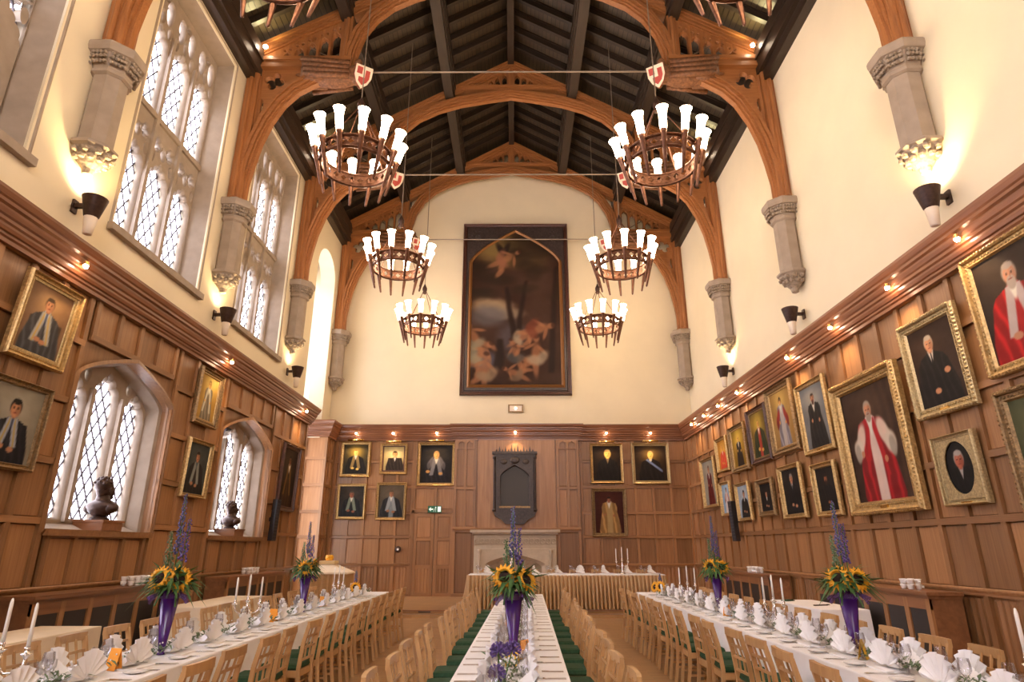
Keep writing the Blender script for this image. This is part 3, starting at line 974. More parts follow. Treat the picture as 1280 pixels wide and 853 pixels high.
T = truss_meshes()
SHR = lambda s: Vector((s * 0.45, 0.75, 0.45)).to_track_quat('Y', 'Z').to_euler()
TN = {20.5: 'against the far wall', 16.3: 'one bay before the far wall', 12.0: 'two bays before the far wall, framing the view', 7.65: 'nearest overhead, cut off by the frame'}
for y in TR:
    t = thing('roof_truss', 'carved oak hammerbeam roof truss ' + TN[y], 'truss', None, (XC, y, 0))
    for k, me in T.items():
        nm = k[0] if isinstance(k, tuple) else k
        if nm in ('shield', 'charge'): continue
        if y == 7.65 and nm in ('tie_rod', ): continue
        o = obj(nm, me, t)
        if nm == 'carved_beast':
            lab(o, 'dark carved winged beast holding a shield')
            s = k[1]
            q = obj('shield', T['shield', s], o, (s * 3.45, -0.25, 12.1), SHR(s))
            q2 = obj('shield_charge', T['charge', s], o, (s * (3.45 - 0.012), -0.272, 12.085), SHR(s))

# ------------------------------------------------------------------ stone corbel columns under the wall posts
def corbel_meshes():
    prof = lambda P: MB().lathe(P, 8, (0, 0, 0), a0=pi / 8)
    shaft = prof([(0.24, 7.12), (0.24, 8.36)]).mesh('stone')
    cap = prof([(0.25, 8.30), (0.29, 8.33), (0.29, 8.37), (0.27, 8.39), (0.36, 8.62), (0.41, 8.64), (0.43, 8.70), (0.43, 8.76), (0.41, 8.8)]).mesh('stone')
    b = MB()
    for k in range(8):
        a = pi / 8 + 2 * pi * k / 8 + pi / 8
        for j in range(4):
            f = (j - 1.5) * 0.055
            x, y = 0.33 * cos(a) - f * sin(a), 0.33 * sin(a) + f * cos(a)
            for z, r in ((8.46, 0.03), (8.54, 0.034), (8.60, 0.03)):
                b.ell((x * (1 + (z - 8.5) * 0.6), y * (1 + (z - 8.5) * 0.6), z), (r, r, 0.03), 6, 4)
    leaf = b.mesh('carvedstone')
    base = prof([(0.30, 7.14), (0.32, 7.12), (0.32, 7.08), (0.27, 7.05)]).mesh('stone')
    b = MB().lathe([(0.03, 6.68), (0.07, 6.70), (0.09, 6.78), (0.14, 6.84), (0.19, 6.92), (0.27, 7.06)], 10)
    for k in range(10):
        for z, r in ((7.0, 0.25), (6.92, 0.19)):
            a = 2 * pi * (k + (z < 6.95) * 0.5) / 10
            b.ell((r * cos(a), r * sin(a), z), (0.055, 0.055, 0.05), 6, 4)
    tip = b.mesh('carvedstone')
    return shaft, cap, leaf, base, tip


CO = corbel_meshes()
for x, sd in ((PL + 0.16, 'window'), (PR - 0.16, 'portrait')):
    for i, y in enumerate(TR):
        dsc = ['in the far corner', 'one bay from the far corner', 'two bays from the far corner', 'nearest, above a lit wall lamp'][i]
        t = thing('corbel_column', 'grey stone half-column on the %s wall, %s' % (sd, dsc), 'corbel', None, (x, min(y, 20.55), 0))
        for nm, me in zip(('shaft', 'capital', 'capital_foliage', 'base_ring', 'leafy_tip'), CO):
            obj(nm, me, t)

# ------------------------------------------------------------------ wall sconces
def sconces():
    cup = MB().lathe([(0.085, -0.28), (0.10, -0.26), (0.165, 0.02), (0.17, 0.03), (0.15, 0.03), (0.09, -0.22)], 16, caps=False).lathe([(0.0, -0.22), (0.10, -0.22)], 16, caps=False).mesh('bronze', smooth=True)
    gl = MB().lathe([(0.04, -0.55), (0.06, -0.54), (0.088, -0.28), (0.08, -0.27)], 14).mesh('frost', smooth=True)
    arm = MB().box(-0.03, 0.1, -0.12, 0.03, 0.27, -0.06).box(-0.05, 0.26, -0.2, 0.05, 0.29, 0.0).mesh('bronze')
    disc = MB().lathe([(0.0, 0.0), (0.10, 0.0)], 12, (0, 0, -0.05), caps=False).mesh('bulb')
    for (x, y, rz, on, lb) in ((PL + 0.29, 7.75, 90, 1.5, 'dark cup wall lamp below the nearest corbel on the window wall'),
                               (PL + 0.29, 12.1, 90, 0.5, 'dark cup wall lamp between the two tall tracery windows'),
                               (PL + 0.29, 16.5, 90, 0.5, 'dark cup wall lamp beside the arched recess'),
                               (PR - 0.29, 7.55, -90, 1.6, 'glowing cup wall lamp below the nearest corbel on the portrait wall'),
                               (PR - 0.29, 12.1, -90, 0, 'unlit cup wall lamp below the middle corbel on the portrait wall'),
                               (PR - 0.29, 16.5, -90, 1.0, 'lit cup wall lamp nearest the far corner on the portrait wall')):
        t = thing('wall_lamp', lb, 'wall lamp', None, (x, y, 6.34), (0, 0, radians(rz)))
        obj('cup', cup, t); obj('bracket', arm, t); lab(obj('glass_shade', gl, t), 'frosted glass cone below')
        if on:
            obj('bulb', disc, t)
            lamp('SPOT', 'uplight', (0, 0, 0.0), W_SCONCE * on * 2.2, (1.0, 0.70, 0.30), t, (pi, 0, 0), 0.06, radians(125), 0.6)


sconces()

# ------------------------------------------------------------------ chandeliers
def chandelier_meshes():
    T = {}
    r = 0.62; n = 24; Lc = 2 * pi * r
    def bend(co):
        a = co[:, 0] / r; rr = r + co[:, 1]
        return np.stack([rr * np.cos(a), rr * np.sin(a), co[:, 2]], 1)
    Ls = Lc / n
    ol = [(Ls * (k / 4 - 0.5), -0.10) for k in range(5)] + [(Ls * (0.5 - k / 4), 0.10) for k in range(5)]
    seg = plate(ol, [foil(0, 0, 0.058, 4, 20)], 0.014, 'iron', mapf=bend)
    T['band'] = join_meshes([(seg, Matrix.Rotation(2 * pi * k / n, 4, 'Z')) for k in range(n)])
    b = MB()
    for z, rr in ((-0.12, 0.63), (0.115, 0.63)):
        pr = [(rr + 0.035 * cos(t * pi / 4), z + 0.026 * sin(t * pi / 4)) for t in range(9)]
        b.lathe(pr, 48, caps=False)
    T['hoop'] = b.mesh('iron', smooth=True)
    b = MB()
    b.lathe([(0.008, -0.62), (0.022, -0.60), (0.05, 0.10), (0.062, 0.12), (0.058, 0.15), (0.03, 0.15)], 12)
    T['torch'] = b.mesh('iron', smooth=True)
    b = MB()
    b.lathe([(0.055, 0.14), (0.064, 0.2), (0.068, 0.38), (0.08, 0.48), (0.105, 0.55), (0.10, 0.555), (0.0, 0.52)], 12, caps=False)
    T['shade'] = b.mesh('shade', smooth=True)
    b = MB()
    for k in range(4):
        a = pi / 4 + k * pi / 2
        b.tube([(0.62 * cos(a), 0.62 * sin(a), 0.1), (0.05 * cos(a), 0.05 * sin(a), 1.16)], 0.011, 6)
    T['hanging_rods'] = b.mesh('iron')
    T['knob'] = MB().lathe([(0.02, 1.05), (0.06, 1.08), (0.05, 1.13), (0.075, 1.2), (0.075, 1.27), (0.03, 1.36), (0.02, 1.4)], 10).mesh('bronze', smooth=True)
    T['bracket'] = MB().box(0.62, -0.02, -0.10, 0.70, 0.02, -0.06).box(0.62, -0.02, 0.06, 0.72, 0.02, 0.10).mesh('iron')
    return T


CH = chandelier_meshes()
for i, y in enumerate((5.4, 9.6, 13.95, 18.3, 0.9, -3.4)):
    for s, sd in ((-1, 'window side'), (1, 'portrait side')):
        x = XC + s * 2.78
        zc = 8.27
        t = thing('chandelier', 'round bronze chandelier with twelve lit glass torches, %s, %s' % (sd, ['only its tips showing overhead', 'nearest complete one', 'middle one', 'farthest one before the end wall', 'overhead behind the view', 'rearmost in the hall'][i]), 'chandelier', None, (x, y, zc), (0, 0, 0.1 * i))
        obj('band', CH['band'], t); obj('hoop', CH['hoop'], t); obj('hanging_rods', CH['hanging_rods'], t); obj('knob', CH['knob'], t)
        zt = roofz(x) - zc
        obj('cable', MB().tube([(0, 0, 1.36), (0, 0, zt + 0.5)], 0.012, 6).mesh('rod'), t)
        for k in range(12):
            a = 2 * pi * (k + 0.5) / 12
            rad = 0.70
            tc = obj('torch', CH['torch'], t, (rad * cos(a), rad * sin(a), 0), (0, radians(13), a))
            lab(obj('glass_shade', CH['shade'], tc), 'glowing flared glass shade')
            obj('bracket', CH['bracket'], t, (0, 0, 0), (0, 0, a))

# ------------------------------------------------------------------ small lamps on the cornice and the wall plate
SPB = MB().lathe([(0.022, -0.04), (0.03, -0.035), (0.03, 0.04), (0.02, 0.05)], 10).box(-0.012, 0.0, -0.01, 0.012, 0.12, 0.01).mesh('brass')
SPF = MB().lathe([(0.0, -0.055), (0.025, -0.05), (0.034, -0.03), (0.034, -0.012)], 10, caps=False).mesh('bulb')


def cornice_spot(x, y, z, rz, lb, energy=1.0):
    t = thing('cornice_spotlight', lb, 'spotlight', SPB, (x, y, z), (0, 0, rz), 'small spotlights on the cornice')
    obj('lamp_face', SPF, t)
    lamp('SPOT', 'beam', (0, -0.10, -0.07), W_SPOT * energy, (1.0, 0.66, 0.36), t, (radians(10), 0, 0), 0.03, radians(96), 0.8)
    lamp('POINT', 'spill', (0, -0.05, -0.10), W_SPOT * 0.03, (1.0, 0.50, 0.30), t, (0, 0, 0), 0.03)


for i, y in enumerate((6.92, 8.44, 10.19, 12.0, 14.97, 16.48, 17.81, 19.12)):
    cornice_spot(XR - 0.22, y, 5.28, radians(-90), 'tiny glowing spotlight on the portrait wall cornice, %s from the near end' % ORD[i])
for i, y in enumerate((7.61, 12.2, 17.03)):
    cornice_spot(XL + 0.22, y, 5.26, radians(90), 'tiny glowing spotlight on the window wall cornice, %s from the near end' % ORD[i], 1.1)
for x, nm in ((-5.3, 'over the robed scholar portrait'), (-4.05, 'over the small pale portrait'), (-2.6, 'over the bald man portrait'), (0.03, 'over the black carved tablet'), (3.07, 'over the dark portrait with a bright face'), (4.55, 'over the portrait with a blue sash')):
    cornice_spot(x, (20.38 if abs(x) < 1 else YE - 0.27), 5.26, 0, 'tiny glowing spotlight on the far cornice ' + nm, 1.1)
# white knob lamps at the truss feet
KN = MB().ell((0, 0, 0), (0.05, 0.05, 0.05), 10, 6).mesh('bulb', smooth=True)
for x, sd in ((PL + 0.42, 'window'), (PR - 0.42, 'portrait')):
    for y, dd in ((12.0, 'middle'), (16.3, 'far'), (7.9, 'nearest')):
        t = thing('eaves_lamp', 'small round white eaves lamp on the %s side at the %s truss foot' % (sd, dd), 'lamp', KN, (x, y - 0.35, 12.9))
        lamp('SPOT', 'glow', (0.15 if x < 0 else -0.15, 0.0, 0.05), 45, (1.0, 0.85, 0.40), t, (pi + radians(25), 0, 0), 0.04, radians(120), 0.8)

# ================================================================== PAINTINGS
def sstep(x, a=-0.012, b=0.012):
    t = np.clip((x - a) / (b - a), 0, 1)
    return t * t * (3 - 2 * t)


def fnoise(X, Y, seed, fr=6.0):
    r = np.random.RandomState(seed); o = np.zeros_like(X); amp = 1.0
    for k in range(4):
        for _ in range(3):
            a = r.uniform(0, 2 * pi); p = r.uniform(0, 2 * pi)
            o += amp * np.sin(fr * (X * cos(a) + Y * sin(a)) * 2 ** k + p) / 3
        amp *= 0.55
    return o


def canvas(wd, ht, rgb, nx, ny):
    xs = np.linspace(-wd / 2, wd / 2, nx); zs = np.linspace(0, ht, ny)
    X, Z = np.meshgrid(xs, zs)
    v = np.stack([X.ravel(), np.zeros(nx * ny), Z.ravel()], 1)
    i = np.arange(nx * ny).reshape(ny, nx)
    f = np.stack([i[:-1, :-1].ravel(), i[:-1, 1:].ravel(), i[1:, 1:].ravel(), i[1:, :-1].ravel()], 1)
    me = D.meshes.new('canvas'); me.from_pydata(v.tolist(), [], f.tolist())
    at = me.color_attributes.new('paint', 'FLOAT_COLOR', 'POINT')
    c = np.clip(rgb.reshape(-1, 3), 0, 1)
    c = np.where(c <= 0.04045, c / 12.92, ((c + 0.055) / 1.055) ** 2.4)
    at.data.foreach_set('color', np.concatenate([c, np.ones((len(c), 1))], 1).astype('f').ravel())
    me.materials.append(M['paint'])
    return me


def portrait(wd, ht, sp, nx, ny, seed):
    a = wd / ht
    x = np.linspace(-a / 2, a / 2, nx); y = np.linspace(0, 1, ny)
    X, Y = np.meshgrid(x, y)
    img = np.zeros((ny, nx, 3))
    full = sp.get('full', 0)
    r = sp.get('r', 0.066 if full else 0.10)
    hx, hy = sp.get('head', (0.0, 0.80 if full else 0.73))
    col = lambda k, d: np.array(sp.get(k, d), float)
    bg, halo = col('bg', (.16, .12, .09)), col('halo', (.26, .2, .14))
    g = np.exp(-(((X - hx) ** 2 + (Y - hy) ** 2) / 0.07))[..., None]
    n = fnoise(X, Y, seed)[..., None]
    img[:] = bg * (1 - g) + halo * g + n * 0.025

    def over(m, c, k=1.0):
        m = (m * k)[..., None]; img[:] = img * (1 - m) + np.array(c) * m

    def ell(cx, cy, rx, ry, s=0.18):
        return sstep(1 - np.sqrt(((X - cx) / rx) ** 2 + ((Y - cy) / ry) ** 2), -s, s)
    if sp.get('drape') is not None:                      # curtain folds behind
        fo = 0.5 + 0.5 * np.sin(X * 55 + np.sin(Y * 7) * 1.5)
        over(sstep(X - 0.02) * fo, sp['drape'], 0.7)
    if sp.get('chair') is not None:
        over(sstep(0.30 - np.abs(X - hx - 0.02)) * sstep(0.52 - Y) * sstep(Y - 0.05), sp['chair'], 0.8)
    neck = hy - r * 1.15
    coat = col('coat', (.07, .06, .06))
    if full:
        ys = [0, 0.05, 0.3, 0.5, 0.62, neck - 0.03, neck, neck + 0.02]; hw = [0.22, 0.23, 0.20, 0.16, 0.165, 0.135, 0.06, 0.03]
    else:
        ys = [0, 0.2, 0.4, 0.52, neck - 0.06, neck - 0.01, neck + 0.02]; hw = [0.36, 0.35, 0.29, 0.26, 0.20, 0.08, 0.035]
    hwid = np.interp(Y, ys, hw) * sp.get('bulk', 1.0)
    body = sstep(hwid - np.abs(X - hx - sp.get('lean', 0.02) * (neck - Y))) * sstep(neck + 0.02 - Y)
    folds = 0.5 + 0.5 * np.sin((X - hx) * 48 + Y * 9 + n[..., 0] * 2)
    over(body, coat)
    over(body * folds ** 3, np.minimum(coat * 1.9 + 0.03, 1), 0.45)
    if sp.get('sleeves') is not None:                    # big pale sleeves
        bk = sp.get('bulk', 1.0)
        for s in (-1, 1):
            for (cx_, cy_, rx_, ry_, ro, kk) in ((0.135, 0.56, 0.055, 0.15, 0.45, 1.0), (0.185, 0.47, 0.06, 0.10, 0.15, 0.95), (0.20, 0.43, 0.035, 0.09, 0.1, 0.72)):
                dx = (X - hx - s * cx_ * bk); dy = Y - cy_
                u = dx * cos(ro) + s * dy * sin(ro); v_ = -s * dx * sin(ro) + dy * cos(ro)
                over(sstep(1 - np.sqrt((u / (rx_ * bk)) ** 2 + (v_ / ry_) ** 2) + n[..., 0] * 0.12, -.25, .25), np.array(sp['sleeves']) * kk, 0.9)
    if sp.get('robe2') is not None:
        over(body * sstep(0.07 - np.abs(X - hx - 0.01)), sp['robe2'], 0.9)
    if sp.get('hood') is not None:
        for s in (-1, 1):
            d = np.abs((X - hx) - s * (0.035 + (neck - Y) * 0.22))
            over(sstep(0.034 * (1.5 if not full else 0.9) - d) * sstep(neck - Y) * sstep(Y - sp.get('hoodlow', 0.2)) * body, sp['hood'])
            over(sstep(0.012 - d) * sstep(neck - Y) * sstep(Y - 0.2) * body, col('hood2', sp['hood']))
    sh = sstep(0.05 - np.abs(X - hx) - (neck - Y) * 0.30) * sstep(neck + 0.02 - Y)
    over(sh, sp.get('shirt', (.80, .78, .72)))
    if sp.get('tie') is not None:
        over(sstep(0.011 - np.abs(X - hx), -.006, .006) * sstep(neck - 0.01 - Y) * sstep(Y - neck + 0.2), sp['tie'])
    if sp.get('sash') is not None:
        over(body * sstep(0.035 - np.abs((X - hx) * 0.75 + (Y - 0.52))) * sstep(Y - 0.25), sp['sash'])
    skin = col('skin', (.72, .50, .36))
    for (px, py) in sp.get('hands', [(-0.09, 0.2), (0.08, 0.17)] if not full else [(-0.11, 0.44), (0.12, 0.42)]):
        over(ell(hx + px, py, 0.055 if not full else 0.026, 0.036 if not full else 0.03), skin * 0.92)
    over(sstep(0.035 - np.abs(X - hx)) * sstep(neck + 0.05 - Y) * sstep(Y - neck + 0.015), skin * 0.8)
    hair = col('hair', (.10, .07, .05))
    over(ell(hx, hy + r * 0.22, r * 0.98, r * 1.12), hair)
    over(ell(hx, hy - r * 0.06, r * 0.82, r * 1.10), skin)
    over(ell(hx + r * 0.5, hy - r * 0.1, r * 0.4, r * 0.8, 0.6), skin * 0.72, 0.6)
    over(ell(hx, hy + r * 0.98, r * 0.75, r * 0.40), hair, sp.get('top', 1.0))
    if sp.get('beard') is not None:
        over(ell(hx, hy - r * 0.95, r * 0.62, r * 0.8), sp['beard'])
    for s in (-1, 1):
        over(ell(hx + s * r * 0.34, hy + r * 0.10, r * 0.16, r * 0.09, 0.4), (.10, .06, .05), 0.85)
        over(ell(hx + s * r * 0.34, hy + r * 0.30, r * 0.2, r * 0.06, 0.4), hair, 0.6)
    over(ell(hx + r * 0.06, hy - r * 0.22, r * 0.10, r * 0.28, 0.5), skin * 0.78, 0.7)
    over(ell(hx, hy - r * 0.56, r * 0.28, r * 0.08, 0.5), (.45, .20, .17), 0.8)
    img += (fnoise(X, Y, seed + 50, 30)[..., None]) * 0.012
    return img


def landscape(wd, ht, nx, ny):
    x = np.linspace(-wd / ht / 2, wd / ht / 2, nx); y = np.linspace(0, 1, ny)
    X, Y = np.meshgrid(x, y); img = np.zeros((ny, nx, 3))
    n = fnoise(X, Y, 3, 9); n2 = fnoise(X, Y, 5, 22)
    img[:] = np.array((.205, .125, .085)); img += (n * 0.035 + n2 * 0.02)[..., None]

    def over(m, c, k=1.0):
        m = np.clip(m * k, 0, 1)[..., None]; img[:] = img * (1 - m) + np.array(c) * m

    def ell(cx, cy, rx, ry, s=0.5, rot=0.0):
        dx, dy = X - cx, Y - cy
        u = dx * cos(rot) + dy * sin(rot); v = -dx * sin(rot) + dy * cos(rot)
        return sstep(1 - np.sqrt((u / rx) ** 2 + (v / ry) ** 2) + n2 * 0.12, -s, s)
    over(ell(-0.10, 0.87, 0.15, 0.09), (.50, .42, .24), 0.85)
    over(ell(0.05, 0.80, 0.13, 0.06), (.47, .36, .20), 0.7)
    over(ell(-0.13, 0.50, 0.12, 0.045), (.56, .48, .38), 0.9); over(ell(-0.06, 0.455, 0.10, 0.035), (.52, .46, .38), 0.8); over(ell(-0.19, 0.53, 0.05, 0.03), (.50, .42, .33), 0.8)
    over(ell(-0.16, 0.44, 0.10, 0.06), (.32, .31, .33), 0.7)
    over(ell(-0.02, 0.30, 0.08, 0.10), (.33, .32, .36), 0.6)
    over(ell(-0.19, 0.18, 0.10, 0.05), (.30, .33, .42), 0.6)
    # trees
    for (x0, y0, x1, y1, w0) in ((0.0, 0.20, -0.05, 0.62, .022), (0.01, 0.34, 0.07, 0.66, .017), (0.20, 0.1, 0.24, 0.75, .02), (-0.1, 0.12, -0.09, 0.3, .03)):
        t = np.clip((Y - y0) / (y1 - y0), 0, 1)
        over(sstep(w0 * (1 - 0.5 * t) - np.abs(X - x0 - (x1 - x0) * t + n * 0.008)) * sstep(Y - y0) * sstep(y1 - Y), (.125, .07, .045), 0.95)
    for k in range(26):
        r = random.Random(k)
        over(ell(r.uniform(-0.05, 0.28), r.uniform(0.55, 0.97), r.uniform(.04, .09), r.uniform(.02, .05)), (.15, .105, .06), 0.55)
    for k in range(10):
        r = random.Random(k + 90)
        over(ell(r.uniform(-0.28, -0.05), r.uniform(0.55, 0.78), r.uniform(.04, .09), r.uniform(.02, .05)), (.14, .095, .055), 0.5)
    S = (.56, .38, .26)

    def fig(cx, cy, sc, rot, cloth, flip=1):
        def loc(u, v): return (cx + flip * sc * (u * cos(rot) - v * sin(rot)), cy + sc * (u * sin(rot) + v * cos(rot)))
        for (u, v, a, b, rr, c) in ((0, 0, .020, .045, 0, S), (.004, .062, .013, .016, 0, S), (.022, -.045, .034, .013, -.9, S), (.05, -.075, .012, .03, .3, S), (-.004, -.06, .013, .045, -.15, S),
                                    (.034, .022, .030, .008, -.6, S), (-.026, .012, .028, .008, .7, S), (.004, -.035, .034, .020, .2, cloth), (-.03, -.02, .02, .035, .5, cloth), (.006, .074, .014, .010, 0, (.20, .11, .07))):
            p = loc(u, v); over(ell(p[0], p[1], a * sc, b * sc, 0.5, (rr + rot) * flip), c, 0.75)
    over(ell(-0.085, 0.855, 0.018, 0.05, .5, .5), (.10, .06, .05), 0.9); over(ell(-0.055, 0.86, 0.016, 0.045, .5, -.4), (.10, .06, .05), 0.8)
    fig(-0.05, 0.805, 1.15, -1.0, (.52, .34, .25))
    fig(-0.235, 0.31, 1.25, 0.5, (.48, .45, .38)); fig(-0.20, 0.21, 1.2, -0.7, (.52, .50, .42)); fig(-0.17, 0.12, 1.25, 0.15, (.50, .42, .33), -1)
    fig(0.0, 0.22, 1.1, 0.4, (.24, .24, .24)); fig(0.04, 0.31, 1.0, -0.9, (.55, .50, .42)); fig(0.115, 0.22, 1.3, 0.1, (.56, .50, .42), -1); fig(0.13, 0.36, 1.2, -1.25, (.40, .20, .13)); fig(-0.01, 0.10, 0.9, 1.2, (.42, .34, .26))
    over(sstep(0.03 - Y, -.02, .02), (.13, .08, .055), 0.8)
    return img


def frame_mesh(wd, ht, bw, dp, m, prof=None):
    P = prof or [(0, 0), (0, .55), (.10, .8), (.22, 1.0), (.36, .86), (.42, .55), (.70, .48), (.76, .62), (.86, .62), (1.0, .25)]
    L = []
    for (o, h) in P:
        o *= bw
        x0, x1, z0, z1 = -wd / 2 + o, wd / 2 - o, o, ht - o
        y = -h * dp
        L.append([(x0, y, z0), (x1, y, z0), (x1, y, z1), (x0, y, z1)])
    b = MB().loops(L)
    b.add([(-wd / 2, 0, 0), (wd / 2, 0, 0), (wd / 2, 0, ht), (-wd / 2, 0, ht)], [(0, 1, 2, 3)])
    return b.mesh(m)


def picture(label, wall, s, zb, wd, ht, sp, m='gilt', bw=0.10, dp=0.09, tilt=1.5, ornate=False, plate_=False, seed=1, oval=False, slip=None, dens=44):
    # tall prints need finer grids only near
    if wall == 'R': loc, rz = (XR - 0.012, s, zb), radians(-90)
    elif wall == 'L': loc, rz = (XL + 0.012, s, zb), radians(90)
    else: loc, rz = (s, YE - 0.012, zb), 0.0
    t = thing('framed_portrait', label, 'painting', None, loc, (radians(tilt), 0, rz), 'portraits on the panelling')
    fr = obj('frame', frame_mesh(wd, ht, bw, dp, m), t)
    cw, chh = wd - 2 * bw + 0.01, ht - 2 * bw + 0.01
    nx = int(dens * 1.1); ny = int(nx * chh / cw)
    cv = obj('canvas', canvas(cw, chh, portrait(cw, chh, sp, nx, ny, seed), nx, ny), t, (0, -0.022, bw - 0.005))
    if slip:
        L = []
        for o, y in ((0.0, -0.022), (0.0, -0.036), (0.035, -0.036), (0.04, -0.022)):
            L.append([(-cw / 2 + o, y, bw + o), (cw / 2 - o, y, bw + o), (cw / 2 - o, y, bw + chh - o), (-cw / 2 + o, y, bw + chh - o)])
        lab(obj('slip', MB().loops(L).mesh(slip), t), 'inner slip of another tone')
    if ornate:
        b = MB(); r = random.Random(seed)
        per = []
        st = 0.055
        for k in range(int(wd / st)): per += [(-wd / 2 + (k + .5) * st, 0), (-wd / 2 + (k + .5) * st, ht)]
        for k in range(int(ht / st)): per += [(-wd / 2, (k + .5) * st), (wd / 2, (k + .5) * st)]
        for (x, z) in per:
            q = 0.024 * r.uniform(.8, 1.3)
            b.ell((x * (1 - 0.03), -dp * 0.75, z + (0.02 if z < 0.01 else -0.02 if z > ht - 0.01 else 0)), (q, q, q), 6, 4)
        for (x, z) in per:
            q = 0.017
            xx = max(-wd / 2 + bw * .66, min(wd / 2 - bw * .66, x)); zz = max(bw * .66, min(ht - bw * .66, z))
            b.ell((xx, -dp * 0.55, zz), (q, q, q), 6, 4)
        stuff(lab(obj('carved_beading', b.mesh(m), t), 'raised gilt scroll beading'))
    if plate_:
        lab(obj('name_plate', MB().box(-0.09, -dp * 0.72, bw * 0.2, 0.09, -dp * 0.5, bw * 0.62).mesh('brass'), t), 'small brass plate')
    if oval:
        outer = rect(-cw / 2, bw, cw / 2, bw + chh)
        cz = bw + chh / 2 + 0.01
        hole = [(cw * 0.37 * cos(2 * pi * k / 32), cz + chh * 0.43 * sin(2 * pi * k / 32)) for k in range(32)]
        lab(obj('oval_mount', plate(outer, [hole], 0.02, 'gilt_pale', 0.004), t, (0, -0.036, 0)), 'gilded board with an oval opening')
    return t


